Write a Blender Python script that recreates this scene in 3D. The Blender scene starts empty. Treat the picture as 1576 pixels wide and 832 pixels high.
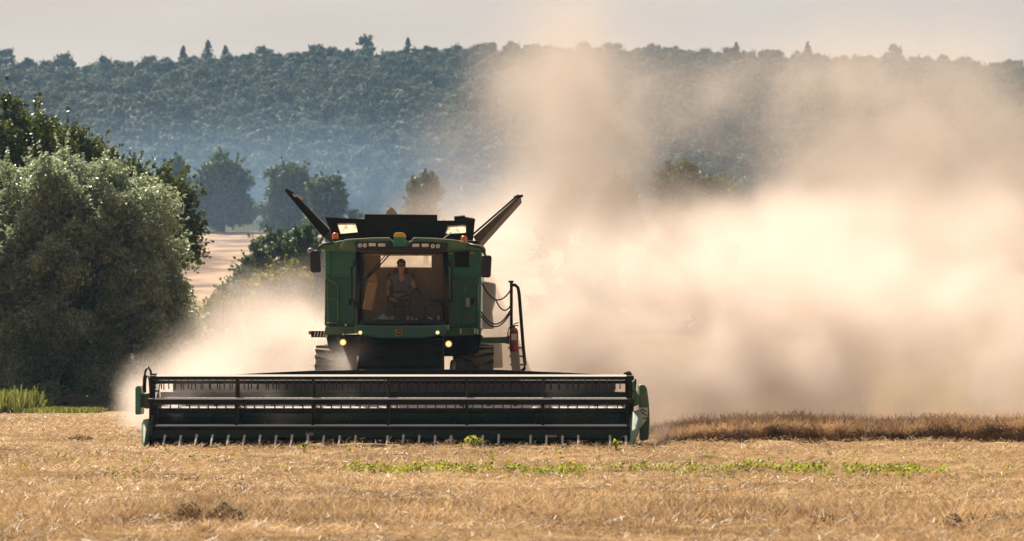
import bpy, bmesh, math, random
import numpy as np
from mathutils import Vector, Matrix, Euler

rng = np.random.default_rng(7)
random.seed(7)
R = math.radians
SC = bpy.context.scene
COL = SC.collection

# ------------------------------------------------------------------ camera
F = 6020.0            # focal length in pixels of the 1576 px wide photograph
HZ = 540.0            # eye level row of the photograph
CAMH = 1.72
cam = bpy.data.cameras.new('camera')
cam.sensor_width = 36.0
cam.lens = F / 1576 * 36
cam.shift_y = (HZ - 416) / 1576
cam.clip_start = 0.5
cam.clip_end = 6000
cam.dof.use_dof = True
cam.dof.focus_distance = 72
cam.dof.aperture_fstop = 4.0
camo = bpy.data.objects.new('camera', cam)
camo.location = (0, 0, CAMH)
camo.rotation_euler = (R(90), 0, 0)
COL.objects.link(camo)
SC.camera = camo

def P(px, py, Y):
    return Vector(((px - 788) / F * Y, Y, CAMH + (HZ - py) / F * Y))

# ------------------------------------------------------------------ sky, sun, exposure
SUN_EL, SUN_AZ = 43.0, -22.0       # azimuth from +Y, negative = to the left
w = bpy.data.worlds.new('World'); SC.world = w; w.use_nodes = True
wn, wl = w.node_tree.nodes, w.node_tree.links
wn.clear()
wo = wn.new('ShaderNodeOutputWorld'); wb = wn.new('ShaderNodeBackground')
sky = wn.new('ShaderNodeTexSky'); sky.sky_type = 'NISHITA'; sky.sun_disc = False
sky.sun_elevation = R(SUN_EL); sky.sun_rotation = R(SUN_AZ)
sky.air_density = 1.0; sky.dust_density = 1.5; sky.ozone_density = 1.0
wtc = wn.new('ShaderNodeTexCoord')
wmp = wn.new('ShaderNodeMapping'); wmp.inputs['Scale'].default_value = (3.0, 3.0, 22.0)
wns = wn.new('ShaderNodeTexNoise'); wns.inputs['Scale'].default_value = 2.2; wns.inputs['Detail'].default_value = 5
wcr = wn.new('ShaderNodeMapRange')
wcr.inputs['From Min'].default_value = .3; wcr.inputs['From Max'].default_value = .7
wcr.inputs['To Min'].default_value = .80; wcr.inputs['To Max'].default_value = .97
wmx = wn.new('ShaderNodeMix'); wmx.data_type = 'RGBA'

wl.new(wtc.outputs['Generated'], wmp.inputs['Vector']); wl.new(wmp.outputs[0], wns.inputs['Vector'])
wl.new(wns.outputs['Fac'], wcr.inputs['Value']); wl.new(wcr.outputs[0], wmx.inputs['Factor'])
wdp = wn.new('ShaderNodeVectorMath'); wdp.operation = 'DOT_PRODUCT'      # the thin cloud glows on the sun's side
wdp.inputs[1].default_value = (math.sin(R(SUN_AZ)) * .93, math.cos(R(SUN_AZ)) * .93, .37)
wdr = wn.new('ShaderNodeMapRange'); wdr.inputs['From Min'].default_value = -.6; wdr.inputs['From Max'].default_value = .85
wdr.inputs['To Min'].default_value = .18; wdr.inputs['To Max'].default_value = 1.0
wsc = wn.new('ShaderNodeVectorMath'); wsc.operation = 'SCALE'; wsc.inputs[0].default_value = (5.6, 4.7, 4.0)
wl.new(wtc.outputs['Generated'], wdp.inputs[0]); wl.new(wdp.outputs['Value'], wdr.inputs['Value'])
wl.new(wdr.outputs[0], wsc.inputs['Scale']); wl.new(wsc.outputs[0], wmx.inputs['B'])
wl.new(sky.outputs[0], wmx.inputs['A']); wl.new(wmx.outputs['Result'], wb.inputs['Color'])
wb.inputs['Strength'].default_value = 0.07
wl.new(wb.outputs[0], wo.inputs['Surface'])

sun = bpy.data.lights.new('sun', 'SUN'); sun.energy = 5.0; sun.angle = R(0.5); sun.color = (1.0, 0.9, 0.74)
suno = bpy.data.objects.new('sun', sun)
sd = Vector((math.sin(R(SUN_AZ)) * math.cos(R(SUN_EL)), math.cos(R(SUN_AZ)) * math.cos(R(SUN_EL)), math.sin(R(SUN_EL))))
suno.rotation_euler = sd.to_track_quat('Z', 'Y').to_euler()
suno.location = (-40, 60, 60)
COL.objects.link(suno)
SC.view_settings.view_transform = 'Standard'; SC.view_settings.look = 'None'
SC.view_settings.gamma = 1; SC.view_settings.use_curve_mapping = False
SC.view_settings.exposure = 0.8
SC.cycles.max_bounces = 8; SC.cycles.diffuse_bounces = 3; SC.cycles.glossy_bounces = 3
SC.cycles.transmission_bounces = 4; SC.cycles.volume_bounces = 4; SC.cycles.transparent_max_bounces = 12
SC.cycles.volume_max_steps = 1024
SC.cycles.use_denoising = True

# ------------------------------------------------------------------ helpers
ORG = {}

def tag(o, label=None, cat=None, group=None, kind=None):
    if label: o['label'] = label
    if cat: o['category'] = cat
    if group: o['group'] = group
    if kind: o['kind'] = kind
    return o

def empty(name, loc, label=None, cat=None, group=None):
    o = bpy.data.objects.new(name, None); COL.objects.link(o)
    o.location = loc; o.empty_display_size = .3
    ORG[o] = Vector(loc)
    return tag(o, label, cat, group)

def link_mesh(name, me, mat, parent=None, org=None):
    o = bpy.data.objects.new(name, me); COL.objects.link(o)
    if mat is not None:
        for m in (mat if isinstance(mat, (list, tuple)) else [mat]): me.materials.append(m)
    if parent is not None:
        o.parent = parent; ORG[o] = ORG[parent]
    else:
        o.location = org or (0, 0, 0); ORG[o] = Vector(org or (0, 0, 0))
    return o

def dup(o, off, parent=None):
    c = o.copy(); COL.objects.link(c); c.location = Vector(o.location) + Vector(off)
    c.parent = parent or o.parent
    return c

class MB:
    """collects solid pieces given in world coordinates; build() makes them one mesh"""
    def __init__(self): self.bm = bmesh.new()
    def face(self, pts):
        return self.bm.faces.new([self.bm.verts.new(p) for p in pts])
    def box(self, c, s, rot=None, pivot=None):
        r = bmesh.ops.create_cube(self.bm, size=1.0)
        M = Matrix.Translation(Vector(c)) @ (Euler(rot).to_matrix().to_4x4() if rot else Matrix.Identity(4)) @ Matrix.Diagonal((s[0], s[1], s[2], 1))
        bmesh.ops.transform(self.bm, matrix=M, verts=r['verts'])
        return self
    def box2(self, a, b):
        a = Vector(a); b = Vector(b)
        d = b - a
        return self.box((a + b) / 2, (abs(d.x), abs(d.y), abs(d.z)))
    def bar(self, a, b, wx, wz, up=(0, 1, 0)):
        a = Vector(a); b = Vector(b); d = (b - a)
        z = d.normalized(); x = Vector(up).cross(z)
        if x.length < 1e-4: x = Vector((1, 0, 0)).cross(z)
        x.normalize(); y = z.cross(x)
        M = Matrix((x, y, z)).transposed().to_4x4(); M.translation = (a + b) / 2
        r = bmesh.ops.create_cube(self.bm, size=1.0)
        bmesh.ops.transform(self.bm, matrix=M @ Matrix.Diagonal((wx, wz, d.length, 1)), verts=r['verts'])
        return self
    def cyl(self, a, b, r0, r1=None, n=16):
        a = Vector(a); b = Vector(b); d = b - a
        q = d.to_track_quat('Z', 'Y').to_matrix().to_4x4(); q.translation = (a + b) / 2
        bmesh.ops.create_cone(self.bm, cap_ends=True, segments=n, radius1=r0, radius2=r0 if r1 is None else r1, depth=d.length, matrix=q)
        return self
    def tube(self, pts, r, n=8):
        pts = [Vector(p) for p in pts]; rings = []
        rr = r if isinstance(r, (list, tuple)) else [r] * len(pts)
        up = Vector((0.13, .2, 1)).normalized()
        for i, p in enumerate(pts):
            t = (pts[min(i + 1, len(pts) - 1)] - pts[max(i - 1, 0)]).normalized()
            x = up.cross(t)
            if x.length < .05: x = Vector((1, 0, 0)).cross(t)
            x.normalize(); y = t.cross(x)
            rings.append([self.bm.verts.new(p + (x * math.cos(k * math.tau / n) + y * math.sin(k * math.tau / n)) * rr[i]) for k in range(n)])
        for a, b in zip(rings, rings[1:]):
            for k in range(n): self.bm.faces.new((a[k], a[(k + 1) % n], b[(k + 1) % n], b[k]))
        self.bm.faces.new(rings[0][::-1]); self.bm.faces.new(rings[-1])
        return self
    def prism(self, poly, d):
        """poly: world points of a flat outline, pushed along d"""
        d = Vector(d); a = [self.bm.verts.new(p) for p in poly]; b = [self.bm.verts.new(Vector(p) + d) for p in poly]
        n = len(a)
        self.bm.faces.new(a); self.bm.faces.new(b[::-1])
        for k in range(n): self.bm.faces.new((a[k], b[k], b[(k + 1) % n], a[(k + 1) % n]))
        return self
    def sphere(self, c, r, s=(1, 1, 1), n=16):
        M = Matrix.Translation(Vector(c)) @ Matrix.Diagonal((r * s[0], r * s[1], r * s[2], 1))
        bmesh.ops.create_uvsphere(self.bm, u_segments=n, v_segments=max(6, n // 2), radius=1, matrix=M)
        return self
    def lathe(self, prof, c, axis='X', n=32):
        """prof: list of (along, radius)"""
        rings = []
        for (t, r) in prof:
            ring = []
            for k in range(n):
                a = k * math.tau / n; u, v = r * math.cos(a), r * math.sin(a)
                q = {'X': (t, u, v), 'Y': (u, t, v), 'Z': (u, v, t)}[axis]
                ring.append(self.bm.verts.new(Vector(c) + Vector(q)))
            rings.append(ring)
        for a, b in zip(rings, rings[1:]):
            for k in range(n): self.bm.faces.new((a[k], a[(k + 1) % n], b[(k + 1) % n], b[k]))
        return self
    def build(self, name, mat, parent=None, org=None, bevel=0, smooth=False, seg=2):
        o0 = ORG[parent] if parent is not None else Vector(org or (0, 0, 0))
        bmesh.ops.recalc_face_normals(self.bm, faces=self.bm.faces)
        bmesh.ops.translate(self.bm, vec=-o0, verts=self.bm.verts)
        me = bpy.data.meshes.new(name); self.bm.to_mesh(me); self.bm.free()
        if smooth:
            me.polygons.foreach_set('use_smooth', [True] * len(me.polygons))
        o = link_mesh(name, me, mat, parent, org)
        if bevel:
            m = o.modifiers.new('bevel', 'BEVEL'); m.width = bevel; m.segments = seg; m.limit_method = 'ANGLE'; m.angle_limit = R(35)
            m.harden_normals = False
        return o

def quads_mesh(name, V):
    """V: (n,4,3) array of separate quads"""
    n = len(V)
    me = bpy.data.meshes.new(name)
    me.vertices.add(n * 4); me.loops.add(n * 4); me.polygons.add(n)
    me.vertices.foreach_set('co', V.reshape(-1).astype(np.float32))
    me.loops.foreach_set('vertex_index', np.arange(n * 4, dtype=np.int32))
    me.polygons.foreach_set('loop_start', np.arange(0, n * 4, 4, dtype=np.int32))
    me.update(calc_edges=True); me.validate()
    return me

def _hash(ix, iy, s):
    h = (ix.astype(np.int64) * 374761393 + iy.astype(np.int64) * 668265263 + s * 982451653) & 0x7fffffff
    h = ((h ^ (h >> 13)) * 1274126177) & 0x7fffffff
    return ((h ^ (h >> 16)) & 0xffff) / 65535.0

def vnoise(x, y, s=0):
    ix, iy = np.floor(x), np.floor(y); fx, fy = x - ix, y - iy
    fx = fx * fx * (3 - 2 * fx); fy = fy * fy * (3 - 2 * fy)
    a = _hash(ix, iy, s); b = _hash(ix + 1, iy, s); c = _hash(ix, iy + 1, s); d = _hash(ix + 1, iy + 1, s)
    return (a * (1 - fx) + b * fx) * (1 - fy) + (c * (1 - fx) + d * fx) * fy

def fbm(x, y, o=4, s=0):
    v = 0; a = .5
    for k in range(o):
        v = v + a * vnoise(x, y, s + k); x = x * 2.03; y = y * 2.03; a *= .5
    return v / (1 - .5 ** o)

# ------------------------------------------------------------------ materials
def nmat(name):
    m = bpy.data.materials.new(name); m.use_nodes = True
    nt = m.node_tree; nt.nodes.clear()
    out = nt.nodes.new('ShaderNodeOutputMaterial')
    return m, nt, nt.nodes, nt.links, out

def c4(c): return (c[0], c[1], c[2], 1)

def paint(name, base, rough=.4, dust=(.42, .33, .22), amt=.35, metal=0.0, scale=3.0, spec=.5, up_amt=.55, up_lo=.3, up_hi=1.0):
    """painted or bare metal with an uneven coat of field dust"""
    m, nt, N, L, out = nmat(name)
    b = N.new('ShaderNodeBsdfPrincipled'); L.new(b.outputs[0], out.inputs[0])
    b.inputs['Metallic'].default_value = metal; b.inputs['Specular IOR Level'].default_value = spec
    tc = N.new('ShaderNodeTexCoord')
    ns = N.new('ShaderNodeTexNoise'); ns.inputs['Scale'].default_value = scale; ns.inputs['Detail'].default_value = 7; ns.inputs['Roughness'].default_value = .65
    L.new(tc.outputs['Object'], ns.inputs['Vector'])
    mr = N.new('ShaderNodeMapRange'); mr.inputs['From Min'].default_value = .42; mr.inputs['From Max'].default_value = .78
    mr.inputs['To Min'].default_value = .04; mr.inputs['To Max'].default_value = amt
    L.new(ns.outputs['Fac'], mr.inputs['Value'])
    ge = N.new('ShaderNodeNewGeometry'); sx = N.new('ShaderNodeSeparateXYZ'); L.new(ge.outputs['Normal'], sx.inputs[0])
    up = N.new('ShaderNodeMapRange'); up.inputs['From Min'].default_value = up_lo; up.inputs['From Max'].default_value = up_hi; up.inputs['To Max'].default_value = up_amt
    L.new(sx.outputs['Z'], up.inputs['Value'])
    ad = N.new('ShaderNodeMath'); ad.operation = 'ADD'; ad.use_clamp = True
    L.new(mr.outputs[0], ad.inputs[0]); L.new(up.outputs[0], ad.inputs[1])
    mx = N.new('ShaderNodeMix'); mx.data_type = 'RGBA'
    mx.inputs['A'].default_value = c4(base); mx.inputs['B'].default_value = c4(dust)
    L.new(ad.outputs[0], mx.inputs['Factor']); L.new(mx.outputs['Result'], b.inputs['Base Color'])
    rr = N.new('ShaderNodeMapRange'); rr.inputs['To Min'].default_value = rough; rr.inputs['To Max'].default_value = .9
    L.new(ad.outputs[0], rr.inputs['Value']); L.new(rr.outputs[0], b.inputs['Roughness'])
    bp = N.new('ShaderNodeBump'); bp.inputs['Strength'].default_value = .06; bp.inputs['Distance'].default_value = .02
    L.new(ns.outputs['Fac'], bp.inputs['Height']); L.new(bp.outputs[0], b.inputs['Normal'])
    return m

def plain(name, base, rough=.6, metal=0, var=.2, scale=12):
    m, nt, N, L, out = nmat(name)
    b = N.new('ShaderNodeBsdfPrincipled'); L.new(b.outputs[0], out.inputs[0])
    b.inputs['Roughness'].default_value = rough; b.inputs['Metallic'].default_value = metal
    tc = N.new('ShaderNodeTexCoord'); ns = N.new('ShaderNodeTexNoise'); ns.inputs['Scale'].default_value = scale; ns.inputs['Detail'].default_value = 5
    L.new(tc.outputs['Object'], ns.inputs['Vector'])
    mx = N.new('ShaderNodeMix'); mx.data_type = 'RGBA'
    mx.inputs['A'].default_value = c4([x * (1 - var) for x in base]); mx.inputs['B'].default_value = c4([min(1, x * (1 + var)) for x in base])
    L.new(ns.outputs['Fac'], mx.inputs['Factor']); L.new(mx.outputs['Result'], b.inputs['Base Color'])
    return m

def foliage(name, c0, c1, trans=.45, tcol=None, rough=.55, spec=.3, patch=0, pscale=(1, 1, 1)):
    """leaves: colour differs from leaf to leaf, light comes through"""
    m, nt, N, L, out = nmat(name)
    ge = N.new('ShaderNodeNewGeometry')
    mx = N.new('ShaderNodeMix'); mx.data_type = 'RGBA'; mx.inputs['A'].default_value = c4(c0); mx.inputs['B'].default_value = c4(c1)
    L.new(ge.outputs['Random Per Island'], mx.inputs['Factor'])
    if patch:                                              # the kinds of tree differ in tone
        vo = N.new('ShaderNodeTexNoise'); vo.inputs['Scale'].default_value = patch; vo.inputs['Detail'].default_value = 2; pm_ = N.new('ShaderNodeMapping'); pm_.inputs['Scale'].default_value = pscale; L.new(ge.outputs['Position'], pm_.inputs[0]); L.new(pm_.outputs[0], vo.inputs['Vector'])
        mp_ = N.new('ShaderNodeMapRange'); mp_.inputs['From Min'].default_value = .35; mp_.inputs['From Max'].default_value = .65; L.new(vo.outputs['Fac'], mp_.inputs['Value'])
        mq = N.new('ShaderNodeMix'); mq.inputs['Factor'].default_value = .65; L.new(ge.outputs['Random Per Island'], mq.inputs['A']); L.new(mp_.outputs[0], mq.inputs['B'])
        L.new(mq.outputs[0], mx.inputs['Factor'])
    d = N.new('ShaderNodeBsdfPrincipled'); d.inputs['Roughness'].default_value = rough; d.inputs['Specular IOR Level'].default_value = spec
    L.new(mx.outputs['Result'], d.inputs['Base Color'])
    t = N.new('ShaderNodeBsdfTranslucent')
    tm = N.new('ShaderNodeMix'); tm.data_type = 'RGBA'; tm.blend_type = 'MULTIPLY'; tm.inputs['Factor'].default_value = 1
    L.new(mx.outputs['Result'], tm.inputs['A']); tm.inputs['B'].default_value = c4(tcol or (1.5, 1.5, .8))
    L.new(tm.outputs['Result'], t.inputs['Color'])
    ms = N.new('ShaderNodeMixShader'); ms.inputs[0].default_value = trans
    L.new(d.outputs[0], ms.inputs[1]); L.new(t.outputs[0], ms.inputs[2]); L.new(ms.outputs[0], out.inputs[0])
    return m

def emit(name, col, s):
    m, nt, N, L, out = nmat(name)
    e = N.new('ShaderNodeEmission'); e.inputs[0].default_value = c4(col); e.inputs[1].default_value = s
    L.new(e.outputs[0], out.inputs[0]); return m

M = {}
M['pitch'] = paint('shade_black', (.0025, .0025, .003), .8, amt=.006, up_amt=0, spec=.03)  # near-black base carries the deep shadow under the cab
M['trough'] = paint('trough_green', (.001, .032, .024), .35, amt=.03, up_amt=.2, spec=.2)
M['green'] = paint('green_paint', (.002, .18, .145), .25, amt=.16)
M['green_shade'] = paint('shaded_green_paint', (.001, .11, .088), .25, amt=.05)  # body green darkened: shade below the lit upper covers put into the colour
M['green_dusty'] = paint('dusty_green_paint', (.02, .14, .06), .5, amt=.5)
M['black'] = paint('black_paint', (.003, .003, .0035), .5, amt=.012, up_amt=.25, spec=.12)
M['batsteel'] = paint('glint_topped_steel', (.003, .003, .004), .4, dust=(.66, .62, .58), amt=.004, up_amt=.95, up_lo=.5, up_hi=.85, spec=.08)  # near-white dust on top faces stands in for the sun's glint
M['blacksteel'] = paint('black_steel', (.003, .003, .0035), .4, amt=.012, dust=(.3, .26, .22), up_amt=.15, spec=.15)
M['tanksheet'] = paint('tank_sheet', (.003, .004, .0035), .6, amt=.012, spec=.1, dust=(.25, .2, .14))
M['wing'] = paint('sunlit_flap_tan', (.09, .07, .05), .7, amt=.35, dust=(.3, .24, .17))  # tan base puts the sunlight on the right flap into its colour
M['steel'] = paint('worn_steel', (.25, .25, .28), .25, metal=.9, amt=.5)
M['sheet'] = paint('dusty_sheet', (.10, .085, .09), .55, amt=.3, spec=.25, dust=(.35, .28, .24))
M['rubber'] = paint('tyre_rubber', (.015, .015, .015), .8, amt=.5, scale=5, up_amt=.9)
M['yellow'] = paint('yellow_paint', (.65, .42, .03), .4, amt=.2)
M['cream'] = paint('cream_plastic', (.55, .5, .36), .5, amt=.5)
M['white'] = paint('white_label', (.75, .75, .72), .5, amt=.2)
M['greypanel'] = paint('grey_panel', (.42, .38, .33), .6, amt=.7)
M['red'] = paint('red_paint', (.30, .012, .03), .35, amt=.15)
M['orange'] = plain('orange_lens', (.75, .17, .015), .25)
M['lens'] = plain('lamp_lens', (.75, .75, .75), .15)
M['interior'] = plain('cab_lining', (.50, .36, .22), .85, var=.35, scale=5)
M['seat'] = plain('seat_cloth', (.03, .028, .026), .9)
M['plastic'] = plain('black_plastic', (.010, .010, .012), .45)
M['skin'] = plain('skin', (.62, .36, .25), .55, var=.1)
M['hair'] = plain('brown_hair', (.05, .028, .015), .7, var=.5, scale=80)
M['shirt'] = plain('blue_grey_cotton', (.17, .19, .29), .95, var=.25, scale=20)
M['trousers'] = plain('dark_trousers', (.05, .04, .035), .95)
M['paper'] = plain('pale_blue_paper', (.35, .6, .68), .8)
M['headlamp'] = emit('headlamp_glow', (1.0, .62, .22), 1.6)
M['lamphalo'] = emit('lamp_halo_glow', (1.0, .38, .06), .55)  # emission imitates the orange halo round the lit lens
M['sidelamp'] = emit('side_lamp_glow', (1.0, .70, .28), .9)
M['bark'] = plain('bark', (.06, .045, .03), .95, var=.5, scale=9)

def glass(name, tint, dust, amt):
    m, nt, N, L, out = nmat(name)
    tr = N.new('ShaderNodeBsdfTransparent'); tr.inputs[0].default_value = c4(tint)
    gl = N.new('ShaderNodeBsdfGlossy'); gl.inputs['Roughness'].default_value = .03; gl.inputs[0].default_value = (1, 1, 1, 1)
    df = N.new('ShaderNodeBsdfDiffuse'); df.inputs[0].default_value = c4(dust)
    tl = N.new('ShaderNodeBsdfTranslucent'); tl.inputs[0].default_value = c4(dust)
    dm = N.new('ShaderNodeMixShader'); L.new(df.outputs[0], dm.inputs[1]); L.new(tl.outputs[0], dm.inputs[2])
    tc = N.new('ShaderNodeTexCoord'); ns = N.new('ShaderNodeTexNoise'); ns.inputs['Scale'].default_value = 2.5; ns.inputs['Detail'].default_value = 6
    L.new(tc.outputs['Object'], ns.inputs['Vector'])
    mr = N.new('ShaderNodeMapRange'); mr.inputs['From Min'].default_value = .35; mr.inputs['From Max'].default_value = .75
    mr.inputs['To Max'].default_value = amt; mr.inputs['To Min'].default_value = amt * .2
    L.new(ns.outputs['Fac'], mr.inputs['Value'])
    fr = N.new('ShaderNodeFresnel'); fr.inputs[0].default_value = 1.45
    m1 = N.new('ShaderNodeMixShader'); L.new(fr.outputs[0], m1.inputs[0]); L.new(tr.outputs[0], m1.inputs[1]); L.new(gl.outputs[0], m1.inputs[2])
    m2 = N.new('ShaderNodeMixShader'); L.new(mr.outputs[0], m2.inputs[0]); L.new(m1.outputs[0], m2.inputs[1]); L.new(dm.outputs[0], m2.inputs[2])
    L.new(m2.outputs[0], out.inputs[0]); return m
M['glass'] = glass('dusty_glass', (.92, .88, .82), (.5, .36, .23), .15)
M['tankwin'] = None
m, nt, N, L, out = nmat('translucent_window')
_t = N.new('ShaderNodeBsdfTranslucent'); _d = N.new('ShaderNodeBsdfDiffuse'); _m = N.new('ShaderNodeMixShader')
_tc = N.new('ShaderNodeTexCoord'); _ns = N.new('ShaderNodeTexNoise'); _ns.inputs['Scale'].default_value = 9; _ns.inputs['Detail'].default_value = 6
_cr = N.new('ShaderNodeValToRGB'); _cr.color_ramp.elements[0].position = .36; _cr.color_ramp.elements[0].color = (.3, .2, .12, 1)
_cr.color_ramp.elements[1].position = .52; _cr.color_ramp.elements[1].color = (.9, .78, .6, 1)
L.new(_tc.outputs['Object'], _ns.inputs['Vector']); L.new(_ns.outputs['Fac'], _cr.inputs[0])
L.new(_cr.outputs[0], _t.inputs[0]); L.new(_cr.outputs[0], _d.inputs[0])
_m.inputs[0].default_value = .65; L.new(_d.outputs[0], _m.inputs[1]); L.new(_t.outputs[0], _m.inputs[2]); L.new(_m.outputs[0], out.inputs[0])
M['tankwin'] = m

M['willow'] = foliage('willow_leaves', (.17, .20, .14), (.46, .51, .38), .5, (1.15, 1.22, .95), .35, .5)
M['oak'] = foliage('oak_leaves', (.018, .034, .009), (.10, .125, .026), .42, (1.6, 1.5, .6), .45)
M['treeleaf'] = foliage('tree_leaves', (.024, .045, .020), (.11, .14, .058), .4)
M['hedgeleaf'] = foliage('hedge_leaves', (.028, .060, .032), (.085, .135, .065), .4)
M['yellowleaf'] = foliage('yellow_green_leaves', (.10, .105, .022), (.24, .22, .05), .5)
M['forestleaf'] = foliage('forest_leaves', (.010, .024, .015), (.13, .165, .08), .15, spec=.05, patch=.16)
M['firleaf'] = foliage('fir_needles', (.012, .022, .014), (.03, .045, .025), .2)
M['weed'] = foliage('weed_leaves', (.09, .12, .02), (.40, .39, .09), .5)
M['edgegrass'] = foliage('edge_grass', (.06, .075, .025), (.26, .26, .11), .4)
M['straw'] = foliage('straw', (.12, .072, .036), (.78, .60, .40), .35, (1.2, 1.08, .88), .5, patch=1.0, pscale=(.28, 1.5, 1))
M['crop'] = foliage('ripe_crop_straw', (.10, .062, .032), (.62, .46, .31), .3, (1.2, 1.0, .8), .6, patch=1.8)

# ------------------------------------------------------------------ ground and hill (one sheet)
_py = np.arange(-60, 2600, 2.0)
_pz = np.interp(_py, [-60, 128, 190, 300, 450, 560, 620, 1000, 1080, 1300, 1700, 2600], [0, 0, 1.7, 7.2, 15.5, 20, 24.5, 72.6, 74.6, 62, 45, 40])
_k = np.hanning(31); _k /= _k.sum()
_pz2 = np.convolve(np.pad(_pz, 15, mode='edge'), _k, mode='valid')
_pz2 = np.where(_py < 124, 0, _pz2)

def terrain(x, y):
    x = np.asarray(x, float); y = np.asarray(y, float)
    z = np.interp(y, _py, _pz2)
    far = np.clip((y - 620) / 380, 0, 1)
    ridge = np.interp(x, [-400, -131, -108, -78, -40, 0, 30, 70, 131, 400], [-6, -2.0, -2.6, -.9, .8, 1.4, .8, -1.6, -3.2, -6])
    z = z + far * (ridge + 3.0 * (fbm(x / 60, y / 60, 3, 5) - .5))
    z = z + np.clip((y - 140) / 200, 0, 1) * 1.0 * (fbm(x / 40, y / 40, 2, 9) - .5)
    near = np.clip((100 - y) / 25, 0, 1)
    rows = .05 * np.sin(y * 1.55 + 1.6 * (fbm(x / 7, y / 7, 2, 3) - .5) * 3) + .02 * np.sin(y * 4.1 + x * .15)
    b = rows + .10 * (fbm(x * .9, y * .9, 4, 11) - .5) + .13 * (fbm(x * 2.6, y * 2.2, 3, 21) - .5)
    sw = np.exp(-((y - 39.3 - .25 * np.sin(x * .8)) / 1.0) ** 2) * (.05 + .07 * fbm(x * 1.2, y, 3, 31) * np.clip(.9 - x * .18, .15, 1))
    sw += np.exp(-((y - 47.3) / .8) ** 2) * .07 * fbm(x * .7, y, 3, 33) + np.exp(-((y - 43.0) / .7) ** 2) * .05
    return z + near * (b + sw)

def ground_mesh():
    ys = np.concatenate([np.arange(-40, 33, 4), np.arange(33, 80, .12), np.arange(80, 130, 1.2), np.arange(130, 640, 8), np.arange(640, 1110, 7), np.arange(1110, 1500, 30)])
    xs = np.concatenate([np.arange(-900, -180, 60), np.arange(-180, -20, 8), np.arange(-20, -10, .8), np.arange(-10, 13, .14), np.arange(13, 20, .8), np.arange(20, 180, 8), np.arange(180, 901, 60)])
    X, Y = np.meshgrid(xs, ys); Z = terrain(X, Y)
    ny, nx = X.shape
    co = np.stack([X, Y, Z], -1).reshape(-1, 3)
    i = (np.arange(ny - 1)[:, None] * nx + np.arange(nx - 1)[None]).reshape(-1)
    q = np.stack([i, i + 1, i + 1 + nx, i + nx], -1).astype(np.int32)
    me = bpy.data.meshes.new('ground')
    me.vertices.add(len(co)); me.loops.add(q.size); me.polygons.add(len(q))
    me.vertices.foreach_set('co', co.reshape(-1).astype(np.float32))
    me.loops.foreach_set('vertex_index', q.reshape(-1))
    me.polygons.foreach_set('loop_start', np.arange(0, q.size, 4, dtype=np.int32))
    me.polygons.foreach_set('use_smooth', np.ones(len(q), bool))
    me.update(calc_edges=True)
    return me

m, nt, N, L, out = nmat('field_soil_and_chaff')
b = N.new('ShaderNodeBsdfPrincipled'); b.inputs['Roughness'].default_value = .95; b.inputs['Specular IOR Level'].default_value = .1
L.new(b.outputs[0], out.inputs[0])
ge = N.new('ShaderNodeNewGeometry'); sx = N.new('ShaderNodeSeparateXYZ'); L.new(ge.outputs['Position'], sx.inputs[0])
mp = N.new('ShaderNodeMapping'); mp.inputs['Scale'].default_value = (.6, 1.2, 1); L.new(ge.outputs['Position'], mp.inputs[0])
n1 = N.new('ShaderNodeTexNoise'); n1.inputs['Scale'].default_value = 1.3; n1.inputs['Detail'].default_value = 10; n1.inputs['Roughness'].default_value = .7
L.new(mp.outputs[0], n1.inputs['Vector'])
cr = N.new('ShaderNodeValToRGB'); e = cr.color_ramp.elements
e[0].position = .33; e[0].color = (.17, .10, .05, 1); e[1].position = .66; e[1].color = (.60, .43, .24, 1)
el = cr.color_ramp.elements.new(.5); el.color = (.36, .22, .095, 1)
L.new(n1.outputs['Fac'], cr.inputs[0])
# farther field: pale pinkish stubble with darker rows
wv = N.new('ShaderNodeTexNoise'); wv.inputs['Scale'].default_value = .35; wv.inputs['Detail'].default_value = 6
mp2 = N.new('ShaderNodeMapping'); mp2.inputs['Scale'].default_value = (.5, .22, 1); L.new(ge.outputs['Position'], mp2.inputs[0]); L.new(mp2.outputs[0], wv.inputs['Vector'])
c2 = N.new('ShaderNodeValToRGB'); e = c2.color_ramp.elements
e[0].position = .40; e[0].color = (.19, .13, .10, 1); e[1].position = .56; e[1].color = (.46, .33, .24, 1)
L.new(wv.outputs['Fac'], c2.inputs[0])
def ymap(a, b_):
    r = N.new('ShaderNodeMapRange'); r.inputs['From Min'].default_value = a; r.inputs['From Max'].default_value = b_
    L.new(sx.outputs['Y'], r.inputs['Value']); return r
def mixc(f, a, b_):
    x = N.new('ShaderNodeMix'); x.data_type = 'RGBA'; L.new(f, x.inputs['Factor']); L.new(a, x.inputs['A'])
    if isinstance(b_, tuple): x.inputs['B'].default_value = b_
    else: L.new(b_, x.inputs['B'])
    return x.outputs['Result']
col = mixc(ymap(115, 125).outputs[0], cr.outputs[0], (.34, .25, .14, 1))
col = mixc(ymap(220, 250).outputs[0], col, c2.outputs[0])
col = mixc(ymap(452, 460).outputs[0], col, (.035, .045, .02, 1))
L.new(col, b.inputs['Base Color'])
n2 = N.new('ShaderNodeTexNoise'); n2.inputs['Scale'].default_value = 14; n2.inputs['Detail'].default_value = 8; n2.inputs['Roughness'].default_value = .7
L.new(ge.outputs['Position'], n2.inputs['Vector'])
bp = N.new('ShaderNodeBump'); bp.inputs['Strength'].default_value = .9; bp.inputs['Distance'].default_value = .06
L.new(n2.outputs['Fac'], bp.inputs['Height']); L.new(bp.outputs[0], b.inputs['Normal'])
ground = link_mesh('ground', ground_mesh(), m)
tag(ground, 'harvested straw coloured field rising to a wooded hill', 'ground', kind='structure')

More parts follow.
